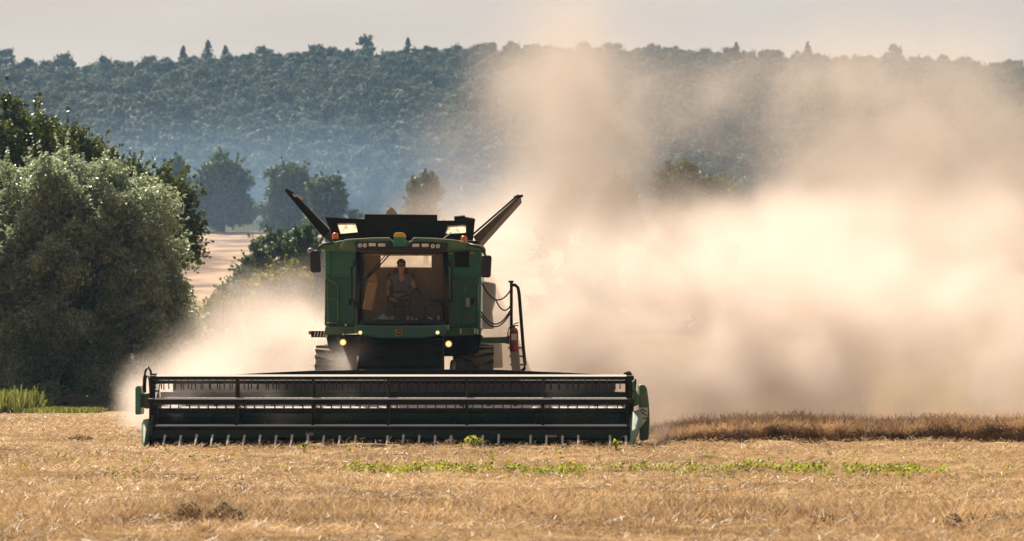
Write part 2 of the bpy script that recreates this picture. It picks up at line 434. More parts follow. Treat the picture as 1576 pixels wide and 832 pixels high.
# ------------------------------------------------------------------ straw, crop and weeds
def blades(x, y, z, ln, wd, lean, bend=0.0):
    """tapered straw blades: root at (x,y,z)"""
    n = len(x)
    az = rng.uniform(0, math.tau, n); tl = lean
    d = np.stack([np.cos(az) * np.sin(tl), np.sin(az) * np.sin(tl), np.cos(tl)], -1)
    fa = rng.uniform(-.9, .9, n)                       # the flat side faces roughly along Y
    s = np.stack([np.cos(fa), np.sin(fa), np.zeros(n)], -1)
    s = s - d * np.sum(s * d, -1, keepdims=True); s /= np.linalg.norm(s, axis=-1, keepdims=True) + 1e-6
    r = np.stack([x, y, z], -1); t = r + d * ln[:, None]
    hw = (wd / 2)[:, None]
    return np.stack([r - s * hw, r + s * hw, t + s * hw * .55, t - s * hw * .55], 1)

def field_points(n, y0, y1, pad=.6):
    """points spread over the strip of field in view, thinning out with distance"""
    u = rng.random(n); y = y0 * (y1 / y0) ** u
    x = (rng.random(n) - .5) * (y * .262 + 2 * pad * 2)
    return x, y

def keep(x, y):
    return ~((x > -6.7) & (x < 2.4) & (y > 70.0) & (y < 71.5))

x, y = field_points(170000, 33.5, 100)
dens = fbm(x * .5, y * 1.6, 4, 41)
k = keep(x, y) & (dens + .18 * np.sin(y * 1.55) > rng.uniform(.25, .62, len(x)))
x, y = x[k], y[k]; n = len(x)
st = blades(x, y, terrain(x, y) - .02, rng.uniform(.03, .09, n), rng.uniform(.003, .007, n) * (1 + y / 70), np.abs(rng.normal(0, .28, n)))
x, y = field_points(190000, 33.5, 105)
k = keep(x, y) & (fbm(x * .8, y * 1.1, 4, 51) > rng.uniform(.3, .6, len(x)))
x, y = x[k], y[k]; n = len(x)
ly = blades(x, y, terrain(x, y) + rng.uniform(.01, .07, n), rng.uniform(.03, .13, n), rng.uniform(.003, .007, n) * (1 + y / 70), rng.uniform(.9, 1.6, n))
# heaped straw on the swaths
x = rng.uniform(-7.5, 7.5, 40000); y = 39.3 + .25 * np.sin(x * .8) + rng.normal(0, .75, 40000)
hz = .09 * np.exp(-((y - 39.3 - .25 * np.sin(x * .8)) / .8) ** 2) * fbm(x * 1.2, y, 3, 31)
hp = blades(x, y, terrain(x, y) + rng.random(len(x)) * hz, rng.uniform(.07, .22, len(x)), rng.uniform(.004, .011, len(x)), rng.uniform(.5, 1.6, len(x)))
o = link_mesh('stubble', quads_mesh('stubble', np.concatenate([st, ly, hp])), M['straw'])
tag(o, 'short golden stubble and loose straw all over the cut field', 'stubble', kind='stuff')

# uncut, lodged crop to the right of the header
n = 70000
x = rng.uniform(2.75, 13.5, n); y = 73.0 + .35 * (fbm(x * 1.1, x * 0, 3, 61) - .5) * 2 + rng.random(n) ** 1.6 * 6
top = .05 + .42 * np.clip(fbm(x * 1.1, y * .7, 4, 63) - .2, .02, 1) + np.clip((x - 2.7) * .04, 0, .08)
top = top * np.clip((x - 2.6) / .9, .25, 1)
hh = rng.random(n) ** .7 * top
ang = np.where(hh > .5 * top, rng.uniform(.5, 1.75, n), rng.uniform(.1, 1.3, n))
cp = blades(x, y, hh, rng.uniform(.10, .30, n), rng.uniform(.008, .02, n), ang)
n2_ = 700
x = rng.uniform(3.6, 13.5, n2_); y = rng.uniform(73.3, 78, n2_)
e1 = blades(x, y, np.full(n2_, .25), rng.uniform(.08, .30, n2_), np.full(n2_, .012), np.abs(rng.normal(0, .35, n2_)))
o = link_mesh('standing_crop', quads_mesh('standing_crop', np.concatenate([cp, e1])), M['crop'])
tag(o, 'brown tangled uncut crop standing right of the header', 'crop', kind='stuff')

def leafy(n, cx, cy, cz, rx, ry, rz, size, up=.5):
    p = rng.normal(0, 1, (n, 3)); p /= np.linalg.norm(p, axis=1, keepdims=True); p *= rng.random((n, 1)) ** (1 / 3)
    p = p * [rx, ry, rz] + np.stack([np.broadcast_to(cx, n), np.broadcast_to(cy, n), np.broadcast_to(cz, n)], -1)
    return p

def leaves(p, ln, wd, out=None, upb=.4, jitter=.9):
    """diamond leaves at points p; out = preferred normals"""
    n = len(p)
    nr = rng.normal(0, jitter, (n, 3)); nr[:, 2] += upb
    if out is not None: nr = nr + out
    nr /= np.linalg.norm(nr, axis=1, keepdims=True) + 1e-6
    a = rng.normal(0, 1, (n, 3)); a -= nr * np.sum(a * nr, 1, keepdims=True); a /= np.linalg.norm(a, axis=1, keepdims=True) + 1e-6
    bb = np.cross(nr, a)
    s = rng.uniform(.65, 1.3, (n, 1)); ln = ln * s; wd = wd * s
    droop = nr * ln * .12
    return np.stack([p - a * ln * .5 - droop, p + bb * wd * .5 + droop * .5, p + a * ln * .5 - droop, p - bb * wd * .5 + droop * .5], 1)

# the strip of green weeds
pts = []
for i in range(1150):
    px_ = rng.uniform(540, 1500); yy = 54.4 + rng.normal(0, .55)
    if fbm(np.array([px_ / 46.0]), np.array([0.3]), 3, 71)[0] < rng.uniform(.2, .58): continue
    xx = (px_ - 788) / F * yy; h = rng.uniform(.03, .14)
    zz = float(terrain(xx, yy))
    pts.append(leafy(int(rng.uniform(3, 14)), xx, yy, zz + h * .55, rng.uniform(.05, .13), .08, h * .6, 0))
for i in range(160):
    yy = rng.uniform(52, 66); xx = rng.uniform(-7.5, 7); zz = float(terrain(xx, yy))
    pts.append(leafy(int(rng.uniform(5, 12)), xx, yy, zz + .05, .05, .05, .05, 0))
o = link_mesh('weeds', quads_mesh('weeds', leaves(np.concatenate(pts), .055, .035, upb=.8)), M['weed'])
tag(o, 'strip of low green weeds growing across the stubble', 'weeds', kind='stuff')

# weeds along the field edge at far left
n = 9000
x = rng.uniform(-19, -11.5, n); y = rng.uniform(108, 116, n)
hgt = np.where(x < -13.6, .25 + .75 * fbm(x * .8, y * .8, 3, 81), .14)
gq = blades(x, y, terrain(x, y) * 0, rng.uniform(.5, 1, n) * hgt, rng.uniform(.03, .06, n), np.abs(rng.normal(0, .35, n)))
o = link_mesh('tall_grass', quads_mesh('tall_grass', gq), M['edgegrass'])
tag(o, 'tall yellow green grass at the field edge below the willow bush', 'grass', kind='stuff')

def plant(px, py, Y, w_, h, n, label):
    c = P(px, py, Y); c.z = float(terrain(c.x, Y))
    r = empty('weed_plant', c, label, 'weed', 'single weeds in front of the header')
    mb = MB()
    for i in range(5):
        a = rng.uniform(0, math.tau); mb.tube([c, c + Vector((math.cos(a) * w_ * .3, math.sin(a) * w_ * .3, h * .8))], .006, 5)
    mb.build('stem', M['hedgeleaf'], r)
    p = leafy(n, c.x, c.y, c.z + h * .6, w_ * .5, w_ * .4, h * .45, 0) - np.array(c)
    link_mesh('foliage', quads_mesh('foliage', leaves(p, .07, .05, upb=.6)), M['weed'], r)
plant(729, 696, 66.5, .34, .20, 60, 'low bushy green weed in front of the header, right of its centre')
plant(948, 699, 66.0, .22, .15, 36, 'small pale green weed near the right end of the header')
plant(468, 702, 65.0, .12, .14, 16, 'tiny yellow green weed left of centre before the header')

def clump(name, px, py, Y, w_, h, mat, label, cat, n=900, rough=1.0):
    c = P(px, py, Y); c.z = float(terrain(c.x, Y)) + .01
    bm = bmesh.new(); bmesh.ops.create_icosphere(bm, subdivisions=4, radius=1)
    for v in bm.verts:
        q = np.array([v.co.x * 2.3 + px, v.co.y * 2.3 + v.co.z * 1.7])
        f = .65 + .7 * rough * (fbm(q[:1], q[1:], 4, int(px))[0] - .25)
        v.co = Vector((v.co.x * w_ / 2 * f, v.co.y * w_ / 2.4 * f, max(-.05, v.co.z) * h * f))
    me = bpy.data.meshes.new(name); bm.to_mesh(me); bm.free()
    o = link_mesh(name, me, mat, None, c); tag(o, label, cat)
    return o, c
M['soil'] = plain('dry_soil', (.09, .055, .03), .95, var=.6, scale=14)
M['mound'] = plain('dark_mound_soil', (.045, .033, .03), .95, var=.5, scale=2)
spec = [(345, 788, 38.6, .46, .24, 'largest dark clod of earth and straw in the left foreground', 500), (292, 785, 38.7, .30, .15, 'flat dark clod just left of the largest clod in the foreground', 200),
        (318, 826, 36.3, .16, .08, 'small dark clod at the bottom edge below the largest clod', 120), (1262, 811, 38.0, .30, .12, 'wide flat dark clod in the right foreground', 160),
        (1466, 815, 37.8, .2, .11, 'small dark clod near the right edge of the foreground', 100), (820, 794, 38.6, .16, .11, 'small brown clod in the middle of the foreground', 90),
        (122, 679, 74.0, .5, .10, 'low dark straw heap left of the header on the stubble', 200)]
for px, py, Y, w_, h, lb, nb in spec:
    o, c = clump('earth_clod', px, py, Y, w_, h, M['soil'], lb, 'clod')
    o['group'] = 'dark clods lying on the stubble'
    xx = rng.normal(0, w_ * .35, nb); yy = rng.normal(-w_ * .1, w_ * .35, nb)
    q = blades(xx, yy, rng.random(nb) * h * .7 * np.exp(-(xx / w_ * 2) ** 2), rng.uniform(.06, .16, nb), rng.uniform(.005, .01, nb), rng.uniform(.6, 1.6, nb))
    tag(link_mesh('loose_straw', quads_mesh('loose_straw', q), M['straw'], o), kind='stuff')
clump('soil_mound', 112, 628, 117.0, 1.9, .46, M['mound'], 'smooth dark mound of soil below the willow bush', 'soil mound')

# ------------------------------------------------------------------ trees
def crown_pts(n, c, rad, clumps, crad, lobes=.25, seed=0, sprig=.22, bias=.75):
    """leaf points: clumps scattered near the surface of an uneven ellipsoid, plus outward directions"""
    g = np.random.default_rng(seed)
    d = g.normal(0, 1, (clumps, 3)); d /= np.linalg.norm(d, axis=1, keepdims=True)
    d[:, 2] = np.where(d[:, 2] < -.75, -d[:, 2], d[:, 2])
    lob = 1 + lobes * (2 * fbm(d[:, 0] * 1.7 + d[:, 2] * 1.3 + 9, d[:, 1] * 1.7 - d[:, 2] + 7, 3, seed) - 1)
    rr = (1 - (1 - bias) * g.random(clumps) ** .6 * 1.2) * lob
    cc = d * rr[:, None] * np.array(rad)
    cr_ = crad * g.uniform(.55, 1.35, clumps)
    wgt = cr_ ** 2 / (cr_ ** 2).sum()
    idx = g.choice(clumps, n, p=wgt)
    q = g.normal(0, 1, (n, 3)); q /= np.linalg.norm(q, axis=1, keepdims=True)
    q[:, 2] = np.where((q[:, 2] < -.3) & (g.random(n) < .5), -q[:, 2], q[:, 2])
    rad_l = g.random(n) ** .45
    p = cc[idx] + q * (rad_l * cr_[idx])[:, None] * np.array([1, 1, .8])
    p[:, :] += g.normal(0, .06 * crad, (n, 3))
    ns = int(sprig * n)                                    # shoots that stick out of the outline
    if ns:
        k = max(8, ns // 22); b0 = g.choice(clumps, k); dr = cc[b0] / np.array(rad); dr /= np.linalg.norm(dr, axis=1, keepdims=True) + 1e-6
        dr = dr + g.normal(0, .35, (k, 3)); dr[:, 2] += .35; dr /= np.linalg.norm(dr, axis=1, keepdims=True)
        w_ = g.integers(0, k, ns); tt = g.random(ns)
        ln = crad * g.uniform(.9, 1.9, k)
        sp = cc[b0][w_] + dr[w_] * (tt * ln[w_])[:, None] + g.normal(0, .09 * crad, (ns, 3)) * (1.15 - tt)[:, None]
        p[:ns] = sp; q[:ns] = dr[w_]
    return p + np.array(c), q, cc + np.array(c)

def tree(name, label, cat, x, y, height, rad, crown_z, n, clumps, crad, leaf, mat, seed, group=None, trunk_r=.2, lobes=.3, extra=(), bias=.75, upb=.4, sprig=.22):
    z0 = float(terrain(x, y)) - .1
    r = empty(name, (x, y, z0), label, cat, group)
    P_, Q_, C_ = [], [], []
    for (cx, cz, rd, nn, cl, sd) in [(0, crown_z, rad, n, clumps, seed)] + list(extra):
        p, q, cc = crown_pts(nn, (cx, 0, cz), rd, cl, crad, lobes, sd, bias=bias, sprig=sprig); P_.append(p); Q_.append(q); C_.append(cc)
    p = np.concatenate(P_); q = np.concatenate(Q_); cc = np.concatenate(C_)
    k = p[:, 2] > .1
    mb = MB(); o = Vector((x, y, z0))
    top = crown_z + rad[2] * .4
    mb.tube([o + Vector((0.06 * math.sin(t * 5 + seed), .05 * math.cos(t * 4), t * top)) for t in np.linspace(0, 1, 7)], [trunk_r * (1.25 - .95 * t) for t in np.linspace(0, 1, 7)], 9)
    g = random.Random(seed)
    for i in range(min(26, len(cc))):
        e_ = Vector(cc[g.randrange(len(cc))]); s = Vector((0, 0, g.uniform(.35, .85) * top)); s.z = min(s.z, max(e_.z - .2, .3))
        md = s.lerp(e_, .5) + Vector((g.uniform(-.2, .2), g.uniform(-.2, .2), .12 * rad[2]))
        mb.tube([o + s, o + md, o + e_], [trunk_r * .38, trunk_r * .24, trunk_r * .06], 6)
    mb.build('trunk', M['bark'], r, smooth=True)
    link_mesh('crown', quads_mesh('crown', leaves(p[k], leaf[0], leaf[1], q[k] * .9, upb)), M[mat], r)
    return r

def at(px, Y): return (px - 788) / F * Y
# the big willow bush, the oak behind it
wx = at(108, 121)
tree('willow_bush', 'large rounded grey green willow bush at the left field edge', 'bush', wx, 121, 8.6, (3.95, 3.4, 3.65), 4.6, 120000, 320, .56, (.15, .065), 'willow', 11, trunk_r=.22, lobes=.16, bias=.62, upb=.5, sprig=.08,
     extra=[(-1.6, 3.1, (3.2, 3.0, 3.0), 46000, 140, 12), (1.9, 3.0, (2.15, 2.4, 2.8), 36000, 100, 13), (-1.2, 1.5, (3.6, 2.8, 1.5), 36000, 110, 14), (2.0, 1.4, (1.9, 2.4, 1.4), 19000, 60, 15), (-.4, .75, (3.6, 2.8, .95), 22000, 80, 16)])
ox = at(40, 134)
tree('oak_tree', 'dark green oak tree rising behind the willow bush', 'tree', ox, 134, 10.0, (3.3, 3.2, 2.7), 6.9, 60000, 140, .65, (.15, .10), 'oak', 21, trunk_r=.35, lobes=.3,
     extra=[(3.4, 6.1, (2.2, 2.0, 1.8), 26000, 60, 22), (4.5, 5.9, (1.2, 1.2, 1.5), 10000, 26, 23), (-3.0, 6.3, (2.4, 2.6, 2.6), 20000, 60, 24), (4.8, 5.0, (.95, 1.2, .7), 5000, 14, 25)])
tree('round_tree', 'round dark tree standing alone at the edge of the far pale field', 'tree', at(342, 455), 455, 9.6, (3.3, 3.2, 3.3), 5.4, 11000, 95, .9, (.42, .30), 'treeleaf', 31, trunk_r=.3, lobes=.25, bias=.6,
     extra=[(-2.3, 3.0, (2.0, 2.2, 2.3), 3800, 34, 32), (2.2, 2.4, (1.6, 1.8, 2.0), 2600, 24, 33), (0, 1.7, (3.6, 2.4, 1.7), 4500, 40, 34)])
tree('hazy_tree', 'pale hazy tree between the oak and the round dark tree', 'tree', at(268, 480), 480, 8.5, (2.0, 2.4, 3.6), 4.9, 5000, 60, .9, (.42, .30), 'treeleaf', 35, trunk_r=.25, lobes=.3)
tree('broad_tree', 'broad tree right of the round dark tree, behind the left raised tank flap', 'tree', at(447, 430), 430, 8.6, (3.0, 2.8, 2.8), 5.2, 8500, 80, .85, (.40, .28), 'treeleaf', 41, trunk_r=.28, lobes=.35, bias=.6,
     extra=[(-.6, 2.8, (3.0, 2.6, 2.6), 4200, 44, 42), (.4, 1.3, (3.6, 2.4, 1.4), 3600, 40, 43)])
tree('lower_tree', 'lower spreading tree just left of the grain tank, half in dust', 'tree', at(503, 400), 400, 6.2, (2.0, 2.2, 2.3), 4.6, 4800, 50, .75, (.38, .26), 'treeleaf', 45, trunk_r=.22, lobes=.35, extra=[(.3, 2.0, (2.6, 2.2, 2.0), 4000, 40, 46)])
tree('dark_bush', 'dense dark green bush sloping down behind the yellow green shrub', 'bush', at(445, 200), 200, 5.6, (2.5, 2.2, 2.5), 3.4, 26000, 120, .5, (.20, .13), 'hedgeleaf', 51, trunk_r=.15, lobes=.3, bias=.6,
     extra=[(-2.0, 2.2, (1.7, 1.9, 1.9), 11000, 60, 52), (-3.2, 1.3, (1.1, 1.3, 1.2), 4500, 30, 53), (1.6, 2.6, (1.6, 1.9, 2.1), 8500, 50, 54)])
tree('yellow_shrub', 'sunlit yellow green shrub half veiled by dust left of the cab', 'shrub', at(428, 150), 150, 5.0, (1.35, 1.4, 2.0), 2.7, 15000, 80, .38, (.16, .11), 'yellowleaf', 61, trunk_r=.07, lobes=.35, bias=.6, extra=[(0, .9, (1.5, 1.3, 1.1), 7000, 46, 62)])
tree('small_shrub', 'small pale sunlit shrub beside the willow bush in the dust', 'shrub', at(335, 140), 140, 3.4, (1.0, 1.1, 1.6), 1.9, 9000, 60, .34, (.15, .09), 'yellowleaf', 65, trunk_r=.1, lobes=.4, bias=.6)
tree('lone_tree', 'small round tree above the grain tank with its foot in dust', 'tree', at(655, 340), 340, 7.5, (1.35, 1.4, 1.5), 6.1, 5200, 46, .55, (.30, .22), 'treeleaf', 71, trunk_r=.2, lobes=.3,
     extra=[(-.3, 4.5, (1.5, 1.5, 1.5), 3000, 30, 72), (0, 2.6, (1.8, 1.6, 2.2), 4000, 40, 73)])
tree('dusk_tree', 'dark bushy tree poking out of the dust on the right', 'tree', at(1050, 215), 215, 7.0, (1.7, 1.8, 2.2), 6.9, 17000, 90, .5, (.22, .15), 'oak', 75, trunk_r=.25, lobes=.28, bias=.6,
     extra=[(1.9, 7.2, (1.3, 1.2, 1.0), 7000, 44, 76), (.4, 4.6, (2.6, 1.8, 2.4), 11000, 60, 77), (.6, 3.0, (3.2, 2.0, 2.6), 11000, 60, 78), (.4, .9, (3.8, 2.0, 1.3), 11000, 60, 79)])
tree('veiled_tree', 'left of two brown trees nearly hidden in the dust', 'tree', at(872, 215), 215, 8.0, (.75, .9, 1.7), 6.6, 5000, 30, .45, (.2, .14), 'oak', 81, trunk_r=.2, extra=[(0, 4.0, (1.6, 1.4, 3.0), 9000, 50, 82), (0, 1.0, (2.2, 1.6, 1.4), 8000, 50, 83)])
tree('veiled_tree', 'right and broader of two brown trees nearly hidden in the dust', 'tree', at(948, 215), 215, 8.0, (1.15, 1.1, 1.7), 6.4, 8000, 44, .45, (.2, .14), 'oak', 85, trunk_r=.2, extra=[(0, 3.8, (2.0, 1.6, 2.9), 11000, 60, 86), (0, 1.0, (2.4, 1.7, 1.4), 9000, 50, 87)])

# the wood on the hill: one mass
def forest_proto(seed, rad):
    p, q, cc = crown_pts(2600, (0, 0, rad[2] * 1.25), rad, 26, 1.15, .3, seed, bias=.75, sprig=.06)
    lv = leaves(p, .5, .4, q * 1.8, .6, .5)
    return lv
kinds = bpy.data.collections.new('forest_kinds')
for i in range(9):
    pq = forest_proto(100 + i, (rng.uniform(2.3, 3.6), rng.uniform(2.3, 3.6), rng.uniform(2.6, 3.9)))
    me = quads_mesh('forest_crown', pq); me.materials.append(M['forestleaf']); kinds.objects.link(bpy.data.objects.new('forest_crown', me))
yy = 590.0; spots = []
while yy < 1010:
    half = 145 * yy / 1000 + 70
    for xx in np.arange(-half, half, 5.2):
        spots.append((xx + rng.uniform(-2.4, 2.4), yy + rng.uniform(-2.6, 2.6)))
    yy += 5.2 * rng.uniform(.85, 1.15)
spots = np.array(spots); sz = terrain(spots[:, 0], spots[:, 1]) - .8
me = bpy.data.meshes.new('hill_forest'); me.from_pydata(np.column_stack([spots, sz]).tolist(), [], [])
o = link_mesh('hill_forest', me, M['forestleaf'])
ng = bpy.data.node_groups.new('hill_forest', 'GeometryNodeTree')
ng.interface.new_socket('Geometry', in_out='INPUT', socket_type='NodeSocketGeometry'); ng.interface.new_socket('Geometry', in_out='OUTPUT', socket_type='NodeSocketGeometry')
N, L = ng.nodes, ng.links
gi = N.new('NodeGroupInput'); go = N.new('NodeGroupOutput'); ci = N.new('GeometryNodeCollectionInfo'); ip = N.new('GeometryNodeInstanceOnPoints')
ci.inputs['Collection'].default_value = kinds; ci.inputs['Separate Children'].default_value = True; ip.inputs['Pick Instance'].default_value = True
def rnd(t, lo, hi, seed):
    r = N.new('FunctionNodeRandomValue'); r.data_type = t
    ii = {'INT': (4, 5, 2), 'FLOAT': (2, 3, 1), 'FLOAT_VECTOR': (0, 1, 0)}[t]
    r.inputs[ii[0]].default_value = lo; r.inputs[ii[1]].default_value = hi; r.inputs['Seed'].default_value = seed
    return r.outputs[ii[2]]
L.new(gi.outputs[0], ip.inputs['Points']); L.new(ci.outputs[0], ip.inputs['Instance'])
L.new(rnd('INT', 0, 8, 1), ip.inputs['Instance Index']); L.new(rnd('FLOAT_VECTOR', (0, 0, 0), (.12, .12, 6.28), 2), ip.inputs['Rotation'])
L.new(rnd('FLOAT_VECTOR', (.55, .55, .6), (1.05, 1.05, 1.0), 3), ip.inputs['Scale']); L.new(ip.outputs[0], go.inputs[0])
o.modifiers.new('trees', 'NODES').node_group = ng
tag(o, 'dense hazy forest covering the hill', 'forest', kind='stuff')
print('forest trees', len(spots))

def fir(px, ytop, Y, w_, label, layers=9, seed=0):
    x = at(px, Y); zt = CAMH + (HZ - ytop + 3) / F * Y; z0 = float(terrain(x, Y)) - .3
    r = empty('fir_tree', (x, Y, z0), label, 'fir tree', 'trees on the skyline of the hill')
    MB().tube([(x, Y, z0), (x, Y, zt - .3)], [.22, .03], 7).build('trunk', M['bark'], r)
    g = np.random.default_rng(seed); H = zt - z0; pts = []
    for i in range(190):
        t = g.uniform(.2, .99); rl = (w_ * 2.0 * (1.0 - t) ** .9 + .12) * g.uniform(.6, 1.2); a = g.uniform(0, math.tau); u = g.random(11)
        pts.append(np.stack([np.cos(a) * rl * u, np.sin(a) * rl * u, H * t - .35 * rl * u], -1) + g.normal(0, .10, (11, 3)))
    p = np.concatenate(pts)
    link_mesh('crown', quads_mesh('crown', leaves(p, .5, .3, None, .8, .7)), M['firleaf'], r)
fir(320, 64, 1002, 2.6, 'tallest pointed fir on the left skyline', seed=1)
fir(347, 72, 1000, 2.0, 'shorter pointed fir just right of the tallest skyline fir', seed=2)
fir(282, 73, 1001, 1.9, 'pointed fir just left of the tallest skyline fir', seed=3)
fir(628, 61, 1002, 2.4, 'slanting fir on the skyline above the machine', seed=4)
fir(1243, 67, 1003, 2.1, 'taller of the dark firs on the right skyline above the dust', seed=5)
fir(1133, 68, 1003, 1.8, 'small pointed fir on the skyline right of the dust column', seed=6)
for px, ytop, lb, sd in [(562, 56, 'tall broad tree standing out on the skyline left of the slanting fir', 91), (10, 76, 'bare topped tree on the skyline at the far left edge', 92), (405, 73, 'low rounded tree on the skyline right of the firs', 93), (100, 80, 'thin tree standing up from the left skyline', 94), (1375, 70, 'rounded tree on the right skyline in thin dust', 95), (490, 66, 'rounded tree on the skyline left of the tall broad tree', 96)]:
    Y = 1003; x = at(px, Y); zt = CAMH + (HZ - ytop + 1) / F * Y; h = zt - float(terrain(x, Y)) + .1
    tree('skyline_tree', lb, 'tree', x, Y, h, (2.6 if px not in (100,) else 1.6, 2.0, 2.9), h - 3.1, 2200, 44, .8, (.42, .32), 'forestleaf', sd, 'trees on the skyline of the hill', lobes=.4)

# ------------------------------------------------------------------ the combine harvester
CX = -2.08
CB = empty('combine_harvester', (CX, 75.5, 0), 'green combine harvester with lamps lit, driving towards the camera in its own dust', 'combine harvester')
YB = 74.7       # front of the body
def poly(pxs, Y): return [P(a, b, Y) for a, b in pxs]

# body: tall green walls either side of the cab, engine box behind
mb = MB()
mb.prism(poly([(499, 376), (553, 376), (553, 506), (501, 506)], YB), (0, 7.0, 0))
mb.prism(poly([(684, 376), (742, 376), (740, 506), (684, 506)], YB), (0, 7.0, 0))
mb.build('body', M['green'], CB, bevel=.05, seg=3)
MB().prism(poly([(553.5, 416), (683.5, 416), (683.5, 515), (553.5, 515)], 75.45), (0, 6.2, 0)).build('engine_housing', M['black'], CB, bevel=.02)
# lower doors stand a little proud of the wall, upper covers too
for nm, pts, mt in [('upper_cover', [(500, 379), (547, 379), (547, 421), (501, 422)], 'green'), ('upper_cover', [(690, 379), (741, 379), (740, 424), (690, 423)], 'green'),
                    ('side_door', [(503, 427), (546, 426), (546, 500), (505, 500)], 'green_shade'), ('side_door', [(691, 427), (738, 428), (736, 500), (691, 500)], 'green_shade')]:
    o = MB().prism(poly(pts, YB - .035), (0, .033, 0)).build(nm, M[mt], CB, bevel=.015)
    if nm == 'side_door':
        c = pts[0][0] + 36
        MB().box(P(c, 464, YB - .05), (.05, .03, .13)).build('handle', M['black'], o, bevel=.008)
for pts in ([(500, 503), (548, 503), (548, 513), (500, 515)], [(686, 505), (741, 504), (740, 515), (686, 517)]):
    MB().prism(poly(pts, YB - .16), (0, .5, 0)).build('ledge', M['green_dusty'], CB, bevel=.012)
MB().prism(poly([(700, 386), (722, 386), (722, 411), (700, 411)], YB - .06), (0, .022, 0)).build('grille', M['black'], CB, bevel=.006)
for px, py in [(693, 387), (727, 386)]:
    MB().box(P(px, py, YB - .045), (.075, .008, .1)).build('yellow_sticker', M['yellow'], CB)
for px, py in [(709, 509), (731, 509), (735, 510), (532, 500)]:
    MB().box(P(px, py, YB - .167), (.035, .008, .09 if px != 532 else .04)).build('reflector', M['white'], CB)
MB().box(P(720, 465, YB - .042), (.07, .006, .17)).build('warning_sticker', M['cream'], CB)
# pale rear side panel that sticks out on the right, lower rear skirt
MB().prism(poly([(738, 431), (763, 436), (762, 459), (757, 478), (760, 505), (738, 505)], 79.5), (0, 2.6, 0)).build('rear_side_panel', M['greypanel'], CB, bevel=.03)
MB().prism(poly([(742, 526), (772, 528), (774, 566), (740, 566)], 79.2), (0, 2.2, 0)).build('rear_skirt', M['greypanel'], CB, bevel=.03)

# chassis and feeder house
mb = MB()
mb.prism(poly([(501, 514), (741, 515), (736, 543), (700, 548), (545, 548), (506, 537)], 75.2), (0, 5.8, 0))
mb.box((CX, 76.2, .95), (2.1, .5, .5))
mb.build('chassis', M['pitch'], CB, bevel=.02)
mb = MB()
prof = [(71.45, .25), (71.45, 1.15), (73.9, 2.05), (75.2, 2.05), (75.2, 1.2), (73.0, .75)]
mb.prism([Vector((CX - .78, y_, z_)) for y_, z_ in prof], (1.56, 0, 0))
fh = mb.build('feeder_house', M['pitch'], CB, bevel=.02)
for i in range(5):
    t = .12 + .19 * i
    MB().box((CX, 71.45 + 2.45 * t - .0, 1.15 + .9 * t + .012), (1.5, .07, .03), (math.atan2(.9, 2.45), 0, 0)).build('rib', M['pitch'], fh)
for s in (-1, 1):
    MB().cyl((CX + s * .95, 71.7, .9), (CX + s * .95, 74.9, 1.5), .055).build('lift_cylinder', M['steel'], CB, smooth=False)

# front wheels, rear wheels
def wheel(x, y, r, wd, s, lugs):
    tw = wd / 2
    rim = [(-tw * .55, r * .52), (-tw * .75, r * .58), (tw * .75, r * .58), (tw * .55, r * .52), (tw * .2, r * .3), (tw * .2, .02), (-tw * .2, .02), (-tw * .2, r * .3), (-tw * .55, r * .52)]
    root = MB().lathe(rim, (x, y, r), 'X', 28).build('wheel', M['yellow'], CB, smooth=True)
    tp = [(-tw * .7, r * .57), (-tw * .98, r * .68), (-tw, r * .84), (-tw * .86, r * .93), (0, r * .955), (tw * .86, r * .93), (tw, r * .84), (tw * .98, r * .68), (tw * .7, r * .57)]
    t = MB(); t.lathe(tp, (x, y, r), 'X', 40)
    for k in range(lugs):
        for sd in (-1, 1):
            a = (k + (.5 if sd > 0 else 0)) * math.tau / lugs; a2 = a + .20
            p0 = Vector((x + sd * tw * .98, y + math.sin(a2) * r * .93, r + math.cos(a2) * r * .93)); p1 = Vector((x + sd * .02, y + math.sin(a) * r * .985, r + math.cos(a) * r * .985))
            t.bar(p0, p1, r * .065, r * .09, up=(0, math.sin(a), math.cos(a)))
    t.build('tyre', M['rubber'], root, bevel=.006)
for s in (-1, 1):
    wheel(CX + s * 1.33, 76.0, .93, .78, s, 22)
    wheel(CX + s * 1.15, 80.6, .62, .5, s, 18)
    MB().cyl((CX, 76.0 if s < 0 else 80.6, .93 if s < 0 else .62), (CX + s * .0 + (1.1 if s < 0 else .9), 76.0 if s < 0 else 80.6, .93 if s < 0 else .62), .12).build('axle', M['black'], CB)
    MB().cyl((CX, 76.0 if s < 0 else 80.6, .93 if s < 0 else .62), (CX - (1.1 if s < 0 else .9), 76.0 if s < 0 else 80.6, .93 if s < 0 else .62), .12).build('axle', M['black'], CB)

